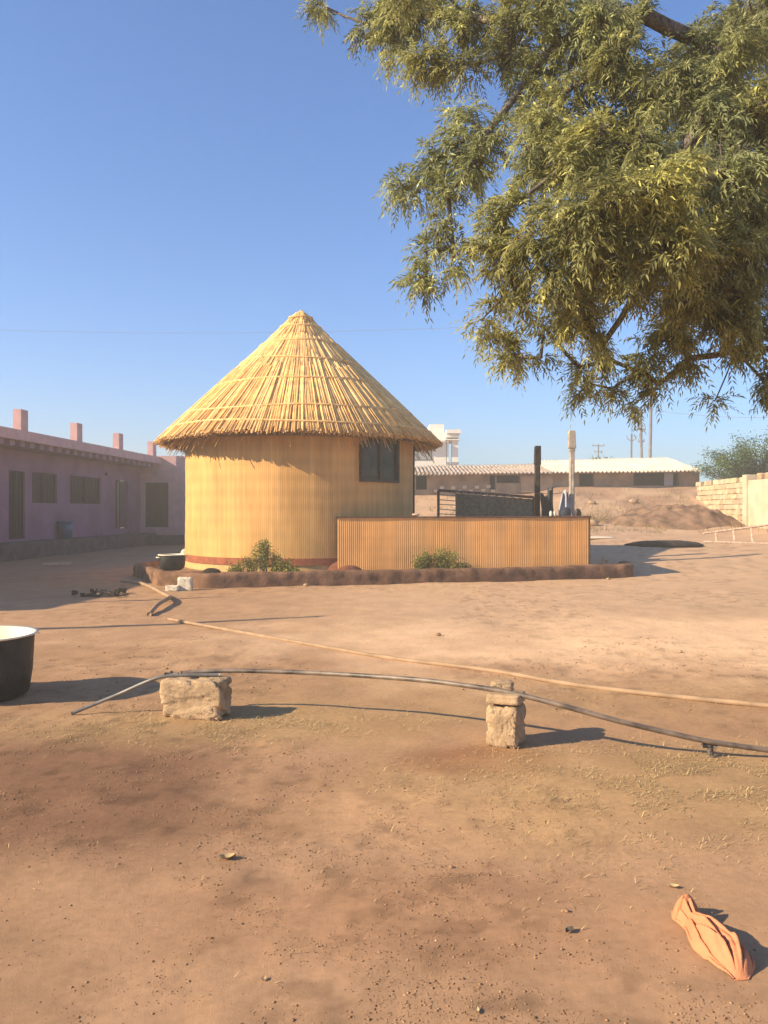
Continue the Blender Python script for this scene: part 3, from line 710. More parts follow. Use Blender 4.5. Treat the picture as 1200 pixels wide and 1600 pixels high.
def leafdoor(d0, d1, z0, z1, name, m, bars=0, mull=1):
    f = MB(); w = .05
    slab(f, d0, d0+w, -.12, -.06, z0, z1, XW); slab(f, d1-w, d1, -.12, -.06, z0, z1, XW); slab(f, d0+w, d1-w, -.12, -.062, z1-w, z1, XW); slab(f, d0+w, d1-w, -.12, -.062, z0, z0+w, XW)
    if mull: slab(f, (d0+d1)/2-.03, (d0+d1)/2+.03, -.12, -.055, z0+w, z1-w, XW)
    fr = f.build(name, M['darkdoor'], pk)
    p_ = MB(); slab(p_, d0+w, d1-w, -.17, -.125, z0+w, z1-w, XW); p_.build('shutter' if name == 'window' else 'door_leaf', m, fr)
    if bars:
        g = MB()
        for k in range(bars): dd = d0+(d1-d0)*(k+1)/(bars+1); slab(g, dd-.01, dd+.01, -.10, -.08, z0+w, z1-w, XW)
        g.build('bars', M['darkdoor'], fr)
leafdoor(25.6, 26.6, .62, 2.84, 'door', M['darkdoor'], 5)
leafdoor(27.06, 28.8, 1.81, 2.86, 'window', M['darkpane'], 6); leafdoor(29.8, 32.5, 1.82, 2.87, 'window', M['darkpane'], 8)
leafdoor(33.95, 34.6, .8, 2.87, 'door', M['darkdoor'], 0, 0)
b = MB(); slab(b, 34.62, 35.28, -.13, -.09, .82, 2.85, XW); b.build('door', M['greydoor'], pk)
for d0, d1, z0 in ((13, 14, .6), (16, 17.6, 1.8), (20, 21.6, 1.8)): leafdoor(d0, d1, z0, 2.85, 'window' if z0 > 1 else 'door', M['darkpane'], 4)
f = MB(); x0, x1 = WX0+.22, WX0+1.28
f.box((x0+.04, D1+.08, 1.825), (.08, .08, 2.04)); f.box((x1-.04, D1+.08, 1.825), (.08, .08, 2.04)); f.box(((x0+x1)/2, D1+.08, 2.805), (x1-x0-.16, .078, .08)); f.box(((x0+x1)/2, D1+.08, 1.8), (.05, .07, 1.9))
fr = f.build('door', M['darkdoor'], pk); p_ = MB(); p_.box(((x0+x1)/2, D1+.15, 1.825), (x1-x0, .04, 2.05)); p_.build('door_leaf', M['darkpane'], fr)
b = MB(); slab(b, 32.9, 33.05, .003, .05, 3.0, 3.12, XW); b.build('wall_lamp', M['darkdoor'], pk)
# blue bin
bx, by = -11.5, 28.9; b = MB()
t = thing('bin', (bx, by, .545), 'dull blue plastic bin standing on the pink building plinth', 'bin')
b.lathe((bx, by, .545), [(0, 0), (.21, 0), (.26, .60), (.245, .6), (.2, .02), (0, .02)], 20); b.build('body', M['blue'], t, True)
b = MB(); b.lathe((bx, by, .545), [(.27, .57), (.29, .58), (.29, .62), (.25, .625), (0, .64)], 20); b.build('lid', M['blue'], t, True)
b = MB(); a = on(68, 884); c = on(112, 883); b.box(((a.x+c.x)/2, (a.y+c.y)/2, .05), ((c-a).length, .2, .05), .1, rough=.01)
tag(b.build('plank', M['palewood'], base=a), 'pale plank lying in the shade before the pink building', 'plank')
# posts that stand just outside the left edge; their shadows cross the yard
for (x, y, h, r, l) in ((-11.45, 7.75, 5.95, .09, 'tall wooden post nearest the camera at the yard edge, casting the long shadow'), (-11.2, 11.05, 4.75, .07, 'shorter wooden post near the pink building end, casting the thin shadow')):
    b = MB(); b.tube([(x, y, -.1), (x, y, h*.5), (x+.02, y, h)], [r*1.2, r, r*.7], 9); tag(b.build('wooden_post', M['bark'], None, True, base=(x, y, 0)), l, 'post')

# ------------------------------------------------------------------ shed with corrugated roof
def shed():
    WY = 40.0; t = thing('shed', (8, WY, 2.7), 'long low brown shed with corrugated sheet roof beyond the yard', 'shed')
    def X(x, d=WY): return (x-600)/F*d
    x0 = X(560); ops = [(X(775)-x0, X(812)-x0, 2.95, 3.34), (X(905)-x0, X(928)-x0, 2.78, 3.42), (X(990)-x0, X(1061)-x0, 2.82, 3.46), (X(650)-x0, X(667)-x0, 2.7, 3.3)]
    ops = [(X(650)-x0, X(667)-x0, 2.62, 3.34), (X(765)-x0, X(774)-x0, 2.62, 3.34), (X(776)-x0, X(812)-x0, 2.95, 3.34), (X(905)-x0, X(928)-x0, 2.78, 3.42), (X(990)-x0, X(1061)-x0, 2.82, 3.46)]
    b = MB(); wall_openings((x0, WY, 0), (1, 0, 0), X(1093)-x0, 1.8, 3.5, ops, .25, (0, -1, 0), b)
    b.add([(X(1093), WY, 1.8), (X(1093), WY+4.5, 1.8), (X(1093), WY+4.5, 3.9), (X(1093), WY, 3.5)], [(0, 1, 2, 3)])
    b.build('wall', M['shedwall'], t)
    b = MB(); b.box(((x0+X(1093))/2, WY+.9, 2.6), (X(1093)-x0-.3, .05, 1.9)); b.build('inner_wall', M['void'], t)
    b = MB(); b.box((X(838), WY-.07, 2.9), (X(862)-X(812), .13, .82)); b.build('door', M['shedpanel'], t)
    b = MB(); b.box((X(1045), WY+.05, 3.1), (X(1052)-X(1038), .04, .68), rough=.02); b.build('curtain', M['clothwhite'], t)
    for (cx, cy) in ((690, 762), (708, 762), (726, 761), (745, 761), (763, 760), (681, 767), (718, 767), (736, 767), (755, 766), (770, 767)):
        b = MB(); z = CZ-(cy-800)/F*39.9; b.box((X(cx), WY-.05, z), (.2, .09, .15 if cy < 766 else .12), rough=.01); b.build('vent_block', M['white'], t)
    def roof(xa, xb, ya, yb, y0, y1, m, name, trim=0):
        E = 39.3; Rd = 43.4; p = .2; n = int((X(xb, E)-X(xa, E))/p)*6; vs = []; fs = []
        rows = 7
        for j in range(rows+1):
            f = j/rows; d = E+(Rd-E)*f
            for i in range(n+1):
                s = i/n; xx = X(xa, E)+(X(xb, E)-X(xa, E))*s-trim*f*s
                z = (CZ+(800-(ya+(yb-ya)*s))/F*E)*(1-f)+(CZ+(800-(y0+(y1-y0)*s))/F*Rd)*f
                z += .05*math.cos(i/6*2*math.pi)+.02*(j % 2)*0+.012*math.sin(j*2.1+int(i/36)*1.7)
                vs.append((xx, d+.03*math.sin(int(i/42)*2.3)*(j == 0), z))
        for j in range(rows):
            for i in range(n): k = j*(n+1)+i; fs.append((k, k+1, k+n+2, k+n+1))
        o = mesh(name, np.array(vs), np.array(fs), m, t, None, False); sm = o.modifiers.new('s', 'SOLIDIFY'); sm.thickness = .02
    roof(560, 862, 743, 738, 730, 725, M['asbold'], 'roof'); roof(858, 1096, 738, 735.5, 720, 715, M['asb'], 'roof', .3)
    b = MB()
    for k in range(14):
        x = random.uniform(655, 850); b.box((X(x, 39.3), 39.5+random.random()*2, 3.47+random.random()*.15), (.3, .1, .06), random.random()*3)
    pass
shed()

# ------------------------------------------------------------------ far white house
def house():
    D = 75.0; t = thing('white_house', (5, D, 2.8), 'white two storey house with columned porch rising behind the shed roof', 'house')
    def X(x): return (x-600)/F*D
    def Z(y): return CZ+(800-y)/F*D
    b = MB()
    def bx(mb, x0, x1, y0, y1, da, db): mb.box(((X(x0)+X(x1))/2, (da+db)/2, (Z(y0)+Z(y1))/2), (X(x1)-X(x0), db-da, Z(y0)-Z(y1)))
    bx(b, 600, 697, 676, 790, D, D+8); bx(b, 672, 695, 661, 676, D+1, D+6); b.build('wall', M['whitehouse'], t)
    b = MB(); bx(b, 697, 719, 672, 678, D-.6, D+5); bx(b, 697, 717, 679, 684, D-.4, D+5); bx(b, 695, 718, 686, 688, D-.3, D+4); b.build('porch_cornice', M['whitehouse'], t)
    for x0, x1 in ((706, 716), (698, 701)): b = MB(); bx(b, x0, x1, 688.2, 790, D, D+.8); b.build('column', M['whitehouse'], t)
    b = MB(); bx(b, 697.2, 717, 722, 725, D-.1, D+3); b.build('balcony_rail', M['glassfar'], t)
    b = MB(); bx(b, 646, 675, 698, 719, D-.06, D+.02); w = b.build('window', M['darkwood'], t)
    b = MB(); bx(b, 648, 673, 700, 718, D-.09, D-.065); b.build('pane', M['glassfar'], w)
    b = MB(); bx(b, 640, 694, 688, 691, D-.9, D+.0); b.build('sunshade', M['whitehouse'], t)
house()

# ------------------------------------------------------------------ poles and wires
def pole(x, xt, ytop, d, r, arms, label, ybase=730, vee=False):
    a = P(x, ybase, d); c = P(xt, ytop, d); a.z = 2.5
    t = thing('utility_pole', (a.x, a.y, a.z), label, 'utility pole', 'utility poles beyond the shed')
    b = MB(); b.tube([a, c], [r*1.25, r*.8], 8); b.build('shaft', M['steel'], t, True)
    for y, w in arms:
        z = CZ+(800-y)/F*d; cx = a.x+(c.x-a.x)*((z-a.z)/(c.z-a.z)); b = MB()
        if vee: b.tube([(cx-w, d, z+w*.7), (cx-w*.8, d, z), (cx, d, z-.25), (cx+w*.8, d, z), (cx+w, d, z+w*.7)], .05, 5)
        else:
            b.tube([(cx-w, d, z), (cx+w, d, z)], .065, 5)
            for s in (-1, 0, 1): b.tube([(cx+s*w*.9, d, z), (cx+s*w*.9, d, z+.28)], .05, 5)
        b.build('crossarm', M['steel'], t)
pole(1003, 1001.5, 640, 80, .14, ((644.5, .5), (671, .45), (690, .3)), 'pole with two wide crossarms left of the tall plain pole')
pole(985, 987, 678, 90, .12, ((686, .55),), 'short pole with a curved fork top', vee=True)
pole(1014, 1018.5, 585, 62, .12, (), 'tallest plain pole rising into the tree branches')
pole(935, 935, 695, 115, .12, ((696.5, .9), (706, .6)), 'faint far pole with crossarm above the bushes')
def wire(p0, p1, sag, r, label):
    pts = [p0.lerp(p1, k/24)-Vector((0, 0, sag*4*(k/24)*(1-k/24))) for k in range(25)]
    b = MB(); b.tube(pts, r, 4); tag(b.build('overhead_wire', M['steel'], None, base=p0), label, 'wire', 'overhead wires')
wire(P(-200, 508, 62), P(1018, 495, 62), .9, .011, 'thin wire crossing the sky behind the hut roof tip')
wire(P(1018, 640, 62), P(1500, 618, 45), .9, .011, 'thin wire running from the tall pole to the right edge')

# ------------------------------------------------------------------ boundary wall at right
def stonewall():
    X0 = 14.15; b = MB(); rows = 9
    for r_ in range(rows):
        y = 31.35
        while y < 36.6:
            L = random.uniform(.3, .62); z0 = .95+(36.5-y)*0+r_*.215+max(0, float(ground_z(X0, y))-1.9)*0
            if r_ == rows-1 and random.random() < .35: y += L; continue
            g = random.uniform(.8, 1.15)
            b.box((X0+.12+random.uniform(-.02, .02)+(y-31)*.05, y+L/2, z0+.107), (.3, L-.02, .2), rough=.012, t=(g, g*random.uniform(.95, 1.0), g*random.uniform(.88, 1))); y += L
    o = b.build('stone_wall', M['stone'], None, False, .015, base=(X0, 33, 1)); tag(o, 'unplastered pale stone block wall behind the earth heap', 'wall')
    b = MB(); 
    vs = []
    b.box((X0+.1, 27.2, 1.55), (.28, 7.6, 2.35)); b.box((X0+.07, 31.15, 1.7), (.4, .34, 2.5))
    o = b.build('boundary_wall', M['plaster'], None, False, .02, base=(X0, 27, 1)); tag(o, 'smooth buff plastered boundary wall at the right edge', 'wall')
    for k, (y, l) in enumerate(((30.2, 'loose pale stone on the plastered wall nearest its pillar'), (29.55, 'loose pale stone on the plastered wall near the right edge'))):
        rock('coping_stone', (X0+.1, y, 2.84), (.26, .38, .26), M['block'], l, 'stone', 60+k, 3, rough=.12, boxy=6)
stonewall()
# earth heap and scrub
def heap():
    n, m = 46, 64; vs = []; fs = []; c = (11.3, 31.5)
    for i in range(n):
        for j in range(m):
            r = i/(n-1); w = 2*math.pi*j/m; x = c[0]+2.9*r*math.cos(w); y = c[1]+2.0*r*math.sin(w)
            bump = 1+.35*(float(fbm(x*.9, y*.9, 80))-.5)*2; z = float(ground_z(x, y))-.12+.85*bump*(1-r**2.2)*(1+.25*r*math.cos(w)) if r < 1 else float(ground_z(x, y))-.25
            z += (float(fbm(x*3, y*3, 81, 4))-.5)*.34
            vs.append((x, y, z))
    for i in range(n-1):
        for j in range(m): fs.append((i*m+j, (i+1)*m+j, (i+1)*m+(j+1) % m, i*m+(j+1) % m))
    b = MB(); b.add(vs, fs); tag(b.build('earth_heap', M['earth'], None, True, base=(*c, 1)), 'reddish brown earth heap in front of the stone wall', 'earth heap')
    n = 5200; X = np.concatenate([rng.normal(8.8, 1.2, n//2), rng.uniform(2, 14, n//2)]); Y = np.concatenate([rng.normal(32, 1.0, n//2), rng.uniform(28, 38.5, n//2)])
    k = vnoise(X*1.2, Y*1.2, 90) > .45; X = X[k]; Y = Y[k]; n = len(X)
    Z = gz(X, Y); D = rng.normal(size=(n, 3))*.6; D[:, 2] = np.abs(D[:, 2])+.4; D /= np.linalg.norm(D, axis=1)[:, None]; L = .12+.25*rng.random((n, 1))
    B0 = np.stack([X, Y, Z], -1); w = np.array([.012, 0, 0])
    V = np.stack([B0-w, B0+w, B0+D*L], 1).reshape(-1, 3)
    T = np.repeat(np.stack([.45+.4*rng.random(n)]*3, -1), 3, 0)
    tag(mesh('dry_scrub', V, np.arange(3*n).reshape(-1, 3), M['straw'], None, T), 'dry stubble and scrub on the bank below the shed', None, None, 'stuff')
heap()
for k, (x, y, s, l) in enumerate(((925, 822, .5, 'brown rubble lump at the foot of the bank, left of the heap'), (935, 841, .6, 'flat white slab lying on the bank behind the screen wall'), (990, 786, .4, 'pale stone high on the bank'), (925, 788, .35, 'pale stone on the bank beside the concrete post'))):
    p = on(x, y); flat = .18 if 'slab' in l else .6
    rock('stone', (p.x, p.y, p.z+s*flat*.3), (s*(2 if flat < .3 else 1), s*.7, s*flat), M['white'] if 'white' in l else M['block'], l, 'stone', 70+k, 3)
rock('shadow_heap', on(1040, 853)+Vector((0, 0, .03)), (2.3, 1.0, .26), M['char'], 'long low dark heap standing in for the hut roof shadow between the screen wall and the ladder', 'shadow heap', 77, 4, rough=.4)  # dark heap added in place of the hut roof's shadow tip
# ladder on its side
def ladder():
    a = on(1100, 848.5, .02); c = on(1262, 852, .02); t = thing('ladder', a, 'pale wooden ladder lying on its side near the right edge', 'ladder')
    u = (c-a); L = u.length; u.normalize(); lean = Vector((0, .25, 1)).normalized()
    def wd(s): return .27+.50*(s/L)
    b = MB(); b.tube([a, c], .042, 6); b.build('rail', M['palewood'], t)
    b = MB(); b.tube([a+lean*wd(0), c+lean*wd(L)], .042, 6); b.build('rail', M['palewood'], t)
    for k in range(6):
        s = .38+k*.52
        if s < L: b = MB(); b.tube([a+u*s, a+u*s+lean*wd(s)], .034, 6); b.build('rung', M['palewood'], t)
ladder()

# ------------------------------------------------------------------ things behind the screen wall
def carved_post(x, ytop, d, w, m, label, wide, ysplit, lean=0):
    a = P(x, 800, d); z1 = CZ+(800-ytop)/F*d; zs = CZ+(800-ysplit)/F*d
    t = thing('post', (a.x, d, .19), label, 'post')
    b = MB(); b.box((a.x, d, (.19+zs)/2), (w, w, zs-.19), .1, rough=.006); b.box((a.x+.02, d-.01, 2.0), (w*.35, w*1.06, 1.4), .1); b.build('shaft', m, t, bevel=.01)
    b = MB(); b.box((a.x+lean, d, (zs+z1)/2+.003), (wide, w*1.1, z1-zs), .1, rough=.012, taper=.9); b.box((a.x, d, zs-.04), (wide*.8, w*.9, .075), .1); b.build('head', m, t, bevel=.015)
carved_post(893.5, 673, 20.0, .115, M['concrete'], 'pale weathered concrete post with a wider square head behind the screen wall', .185, 701)
carved_post(839.5, 697, 20.4, .115, M['char'], 'dark charred wooden post left of the pale concrete post', .17, 727, .01)
def cot():
    d = 19.6; t = thing('string_cot', (1.4, d, .8), 'dark woven string cot standing on its edge behind the screen wall', 'cot')
    A = P(685, 766, d); B_ = P(834, 777, d); A2 = Vector((A.x, d, 1.0)); B2 = Vector((B_.x, d, .95))
    for p, q in ((A, B_), (A2, B2), (A, A2), (B_, B2)):
        b = MB(); b.tube([p, q], .033, 8); b.build('frame_bar', M['brownwood'], t, True)
    for k in range(8):
        f = (k+1)/9; b = MB(); b.tube([A.lerp(A2, f), A.lerp(A2, f)+Vector((.45, .02, -.02-.02*random.random()))], .012, 5); b.build('slat', M['palewood'], t)
    b = MB(); n = 60; m = 24; vs = []; fs = []
    for i in range(n+1):
        for j in range(m+1):
            u = .18+.82*i/n; v = j/m; top = A.lerp(B_, u)-Vector((0, 0, .035+.018*abs(math.sin(i*.5)))); bt = A2.lerp(B2, u)
            q = top.lerp(bt, v); q.y += .04*math.sin(u*9+v*3)+.035*float(fbm(u*6, v*3, 95)); vs.append(q)
    for i in range(n):
        for j in range(m): k = i*(m+1)+j; fs.append((k, k+1, k+m+2, k+m+1))
    b.add(vs, fs); b.build('woven_sheet', M['weave'], t, True)
    for k in range(9):
        q = A.lerp(B_, .2+k*.075)-Vector((0, .04, .03)); b = MB(); b.tube([q+Vector((-.04, 0, .02)), q+Vector((0, 0, -.02)), q+Vector((.04, 0, .02))], .011, 5); b.build('lacing', M['white'], t)
    b = MB(); b.tube([A2.lerp(B2, .45)+Vector((0, -.03, 0)), A.lerp(B_, .22)+Vector((0, -.03, -.05))], .02, 5); b.build('brace', M['weave'], t)
cot()
def drape(name, x0, x1, y0, y1, d, m, label, seed, bulge=.0):
    b = MB(); n = 22; k = 16; vs = []; fs = []; z1 = CZ-(y0-800)/F*d; z0 = CZ-(y1-800)/F*d; X0 = (x0-600)/F*d; X1 = (x1-600)/F*d
    for i in range(n+1):
        for j in range(k+1):
            u = i/n; v = j/k; wv = 1-bulge*(1-v)**2*.55+.12*math.sin(v*5+seed)
            x = (X0+X1)/2+(u-.5)*(X1-X0)*wv; z = z1+(z0-z1)*v+.05*math.sin(u*7+seed)*(1 if j in (0, k) else .6)
            vs.append((x, d+.05*math.sin(u*12+seed)+.02*math.sin(u*25+v*4), z))
    for i in range(n):
        for j in range(k): q = i*(k+1)+j; fs.append((q, q+1, q+k+2, q+k+1))
    b.add(vs, fs); o = b.build(name, m, None, True, base=((X0+X1)/2, d, z0)); sm = o.modifiers.new('s', 'SOLIDIFY'); sm.thickness = .008; tag(o, label, 'cloth')
b = MB(); q0 = P(836, 771, 20.1); q1 = P(896, 768, 20.1); b.tube([q0, q0.lerp(q1, .5)-Vector((0, 0, .03)), q1], .008, 5); tag(b.build('clothes_line', M['bark'], base=q0), 'thin line strung between the charred post and concrete post', 'line')
drape('hanging_cloth', 846, 857, 773, 812, 20.12, M['clothdark'], 'dark cloth hanging beside the charred post', 1)
drape('hanging_cloth', 855, 866, 764, 812, 20.05, M['clothdark'], 'darker narrow cloth hanging higher, right of the other dark cloth', 2.3, .5)
drape('hanging_cloth', 873, 892, 768, 806, 19.9, M['clothwhite'], 'bluish white cloth draped beside the pale concrete post', 4, .7)
p = P(884, 806, 19.6); rock('bundle', (p.x, 19.6, 1.45), (.25, .22, .34), M['clothdark'], 'dark bundle in front of the bluish white cloth', 'bundle', 4)
p = P(903, 806, 20.2); rock('bundle', (p.x, 20.2, 1.45), (.18, .2, .28), M['darkwood'], 'small dark bundle right of the pale concrete post', 'bundle', 6)
for x, l in ((858, 'left one of two small white jars above the screen rail'), (864, 'right one of two small white jars above the screen rail')):
    p = P(x, 805, 18.2); b = MB(); zz = 1.404; yy = SA.y+(SB.y-SA.y)*(p.x-SA.x)/(SB.x-SA.x); b.lathe((p.x, yy, zz), [(0, 0), (.03, 0), (.034, .02), (.034, .09), (.022, .10), (.022, .12), (0, .12)], 14); tag(b.build('jar', M['white'], None, True, base=(p.x, yy, zz)), l, 'jar', 'small white jars on the screen wall')

# ------------------------------------------------------------------ neem tree overhead
def neem():
    blobs = [(498, 6, 22, 6.4), (575, 38, 26, 6.2), (612, 60, 34, 6.1), (610, 15, 34, 6.1), (668, 20, 40, 6.0), (652, 92, 26, 5.9), (690, 95, 34, 5.9), (735, 30, 44, 5.8), (742, 100, 26, 5.8),
      (800, 30, 50, 5.6), (790, 85, 30, 5.6), (860, 20, 44, 5.4), (930, 30, 50, 5.3), (960, 90, 50, 5.2), (905, 130, 34, 5.3), (1000, 20, 26, 5.2), (1085, 60, 30, 5.4), (845, 95, 34, 5.5), (880, 70, 30, 5.45), (820, 130, 24, 5.5), (870, 150, 34, 5.3),
      (1130, 90, 60, 5.3), (1180, 30, 60, 5.4), (1040, 130, 50, 5.1), (1100, 180, 60, 5.0), (1180, 170, 60, 5.2),
      (722, 180, 26, 5.6), (762, 205, 36, 5.5), (716, 222, 34, 5.6), (672, 258, 30, 5.7), (628, 290, 24, 5.8), (652, 300, 20, 5.8), (740, 262, 34, 5.5), (700, 300, 28, 5.6), (690, 350, 22, 5.5), (708, 385, 16, 5.5),
      (668, 398, 22, 5.5), (655, 430, 22, 5.5), (662, 452, 8, 5.5), (705, 415, 14, 5.3),
      (850, 190, 44, 5.1), (830, 240, 40, 5.0), (880, 260, 50, 4.8), (930, 220, 50, 4.9), (1000, 230, 60, 4.8), (770, 345, 34, 4.9), (800, 320, 30, 4.8), (760, 385, 28, 4.8), (825, 370, 46, 4.6), (790, 420, 34, 4.8), (860, 430, 46, 4.6),
      (900, 350, 60, 4.4), (960, 310, 60, 4.3), (1040, 290, 70, 4.3), (1040, 380, 70, 4.4), (1130, 270, 70, 4.6), (1180, 340, 60, 4.8), (1130, 380, 70, 4.7), (960, 400, 54, 4.5), (900, 470, 44, 4.9), (905, 520, 34, 5.0), (940, 540, 20, 5.0),
      (780, 470, 22, 5.1), (752, 500, 12, 5.2), (815, 470, 22, 5.0), (780, 535, 24, 5.4), (800, 555, 20, 5.4), (765, 522, 14, 5.4), (850, 510, 14, 5.3), (845, 560, 10, 5.3), (1000, 450, 40, 4.9), (1080, 450, 50, 4.9), (1150, 450, 60, 5.0), (1190, 520, 40, 5.2), (1140, 510, 40, 5.1),
      (1060, 520, 34, 5.3), (1020, 540, 34, 5.4), (1000, 580, 24, 5.5), (1030, 600, 16, 5.5), (1075, 560, 20, 5.4), (905, 612, 12, 5.6), (925, 600, 12, 5.6), (955, 607, 13, 5.6), (990, 632, 8, 5.7), (905, 575, 14, 5.4), (1118, 625, 8, 5.6), (1150, 548, 18, 5.4), (1190, 590, 22, 5.3), (1198, 612, 14, 5.3), (950, 560, 14, 5.5)]
    rnd = random.Random(5)
    extra = []
    for k in range(34):   # the rest of the crown, above and right of the picture
        extra.append((rnd.uniform(560, 1900), rnd.uniform(-420, -20), 60, rnd.uniform(5.2, 8)))
    for k in range(30): extra.append((rnd.uniform(1250, 1900), rnd.uniform(0, 600), 70, rnd.uniform(5, 8)))
    B = []
    for (x, y, r, d) in blobs+extra:
        B.append((P(x, y, d), r/F*d, d, (x, y, r, d) in blobs))
    # second, deeper layer behind the dense middle of the crown
    for (x, y, r, d) in blobs:
        if x > 860 and r >= 44: B.append((P(x+rnd.uniform(-20, 20), y+rnd.uniform(-20, 20), d+.9), (r+4)/F*(d+.9), d+.9, True))
    root = Vector((5.4, 7.2, float(gz(5.4, 7.2)))); t = thing('neem_tree', root, 'neem tree with drooping feathery leaves hanging in from the upper right', 'tree')
    nodes = [root, Vector((5.3, 7.15, 1.2)), Vector((5.1, 7.0, 2.4)), Vector((4.6, 6.7, 3.4)), Vector((4.1, 6.4, 4.1)), Vector((3.5, 6.1, 4.7)), Vector((2.8, 5.9, 5.1)), Vector((5.8, 7.3, 3.6)), Vector((6.2, 7.6, 5.0)), Vector((4.9, 6.2, 3.6)), Vector((4.2, 5.6, 4.0)), Vector((3.4, 5.2, 4.0)), Vector((2.6, 5.0, 3.75))]
    par = [-1, 0, 1, 2, 3, 4, 5, 2, 7, 3, 9, 10, 11]
    order = sorted(range(len(B)), key=lambda i: (B[i][0]-Vector((4.0, 6.2, 4.2))).length)
    for i in order:
        c = B[i][0]; best = None
        for k in range(2, len(nodes)):
            q = nodes[k]; dd = (q-c).length+.25*(q-Vector((4.3, 6.4, 3.9))).length
            if q.z < c.z-1.5: dd += 1
            if best is None or dd < best[0]: best = (dd, k)
        k = best[1]; q = nodes[k]; L = (c-q).length; m = max(1, int(L/.35)); last = k
        for s in range(1, m+1):
            f = s/m; v = q.lerp(c, f)+Vector((0, 0, .12*L*math.sin(f*math.pi)))+Vector((rnd.gauss(0, .03), rnd.gauss(0, .03), rnd.gauss(0, .03)))*(f < 1)
            nodes.append(v); par.append(last); last = len(nodes)-1
    tw = []   # twig tips with a direction
    for (c, r, d, vis) in B:
        n = int((24 if vis else 10)*(r/.16)**1.8)+2
        n = min(n, 110)
        best = min(range(2, len(nodes)), key=lambda k: (nodes[k]-c).length)
        subs = []
        for s in range(max(2, n//5)):
            v = Vector((rnd.gauss(0, 1), rnd.gauss(0, 1.2), rnd.gauss(0, 1))).normalized()*r*rnd.uniform(.15, .65)
            e = c+v; nodes.append(e); par.append(best); subs.append(len(nodes)-1)
        for s in range(n):
            v = Vector((rnd.gauss(0, 1), rnd.gauss(0, 1.3), rnd.gauss(0, 1))).normalized()*r*rnd.uniform(.3, .85)
            e = c+v; k = min(subs, key=lambda k: (nodes[k]-e).length); tw.append((e, (e-nodes[k]).normalized(), k))
    cnt = [0]*len(nodes)
    for _, _, k in tw:
        while k >= 0: cnt[k] += 1; k = par[k]
    rad = [min(.19, (.0016)*max(1, c)**.5+.0022) for c in cnt]
    b = MB()
    for k in range(1, len(nodes)):
        if cnt[k] == 0: continue
        p = par[k]; rr = [rad[p] if rad[p] < rad[k]*1.7 else rad[k]*1.15, rad[k]]
        mid = nodes[p].lerp(nodes[k], .5)+Vector((0, 0, -.02*(nodes[k]-nodes[p]).length))
        b.tube([nodes[p], mid, nodes[k]], [rr[0], (rr[0]+rr[1])/2, rr[1]], 9 if rad[k] > .02 else 5, cap=False)
    for e, dr, k in tw: b.tube([nodes[k], e], [.0032, .0018], 3, cap=False)
    b.build('trunk', M['bark'], t, True)
    # compound leaves
    C0, D0_, G_ = [], [], []
    for e, dr, k in tw:
        for q in range(rnd.randint(3, 5)):
            dd = (dr*.7+Vector((rnd.gauss(0, .75), rnd.gauss(0, .75), rnd.gauss(-.12, .55)))).normalized()
            C0.append(e); D0_.append(dd); G_.append(rnd.random())
    C0 = np.array(C0); D0_ = np.array(D0_); n = len(C0)
    RL = .09+.10*rng.random(n); NL = 7
    clump = np.clip(fbm(C0[:, 0]*1.6+9, C0[:, 2]*1.6+C0[:, 1], 120)*1.8-.4, 0, 1)
    Vs, Ts = [], []
    side0 = np.cross(D0_, np.array([0, 0, 1.0])); side0 /= (np.linalg.norm(side0, axis=1)[:, None]+1e-6)
    roll = rng.normal(size=n)*.6
    upv = np.cross(side0, D0_); side0 = side0*np.cos(roll)[:, None]+upv*np.sin(roll)[:, None]
    leafhue = rng.random((n, 1))
    def rach(f):
        return C0+D0_*(RL*f)[:, None]+np.array([0, 0, -1.0])*(RL*.38*f*f)[:, None]
    for j in range(NL):
        f = .12+.88*j/(NL-1)
        base = rach(f); tang = rach(f+.05)-rach(f-.05); tang /= np.linalg.norm(tang, axis=1)[:, None]
        sides = (0,) if j == NL-1 else (-1, 1)
        for sgn in sides:
            ld = tang*(.75 if sgn else 1)+side0*sgn*(.8)+rng.normal(size=(n, 3))*.22+np.array([0, 0, -.12]); ld /= np.linalg.norm(ld, axis=1)[:, None]
            ll = (.042+.028*rng.random(n))*(1-.25*f)
            wv = np.cross(ld, np.cross(tang, side0)+rng.normal(size=(n, 3))*.35); wv /= (np.linalg.norm(wv, axis=1)[:, None]+1e-6)
            w = (ll*.118)[:, None]; nrm = np.cross(ld, wv)
            curve = (wv*.10*(1 if sgn >= 0 else -1)-np.array([0, 0, .16]))*ll[:, None]
            p0 = base; p1 = base+ld*(ll*.4)[:, None]+curve*.2; p2 = base+ld*ll[:, None]+curve
            fold = nrm*w*.35
            Vs.append(np.stack([p0, p1+wv*w+fold, p2, p1-wv*w+fold, p1], 1))
            g = (.75+.5*rng.random((n, 1)))*(.75+.5*leafhue)
            yel = (clump[:, None]**1.5)*.55*(.4+.6*leafhue)
            T = np.concatenate([g*(.95+.8*yel), g*(.98+.45*yel), g*(1.35-.7*yel)], 1)
            pale = (rng.random((n, 1)) < .06)*1.0; T = T*(1+1.2*pale)
            Ts.append(np.repeat(T[:, None], 5, 1))
    V = np.concatenate(Vs); T = np.concatenate(Ts); n2 = len(V)
    fr = np.array([[0, 4, 1], [4, 2, 1], [0, 3, 4], [4, 3, 2]])
    Fc = (fr[None]+5*np.arange(n2)[:, None, None]).reshape(-1, 3)
    print('leaflets', n2, 'twigs', len(tw))
    mesh('crown', V.reshape(-1, 3), Fc, M['leaf'], t, T.reshape(-1, 3))
neem()

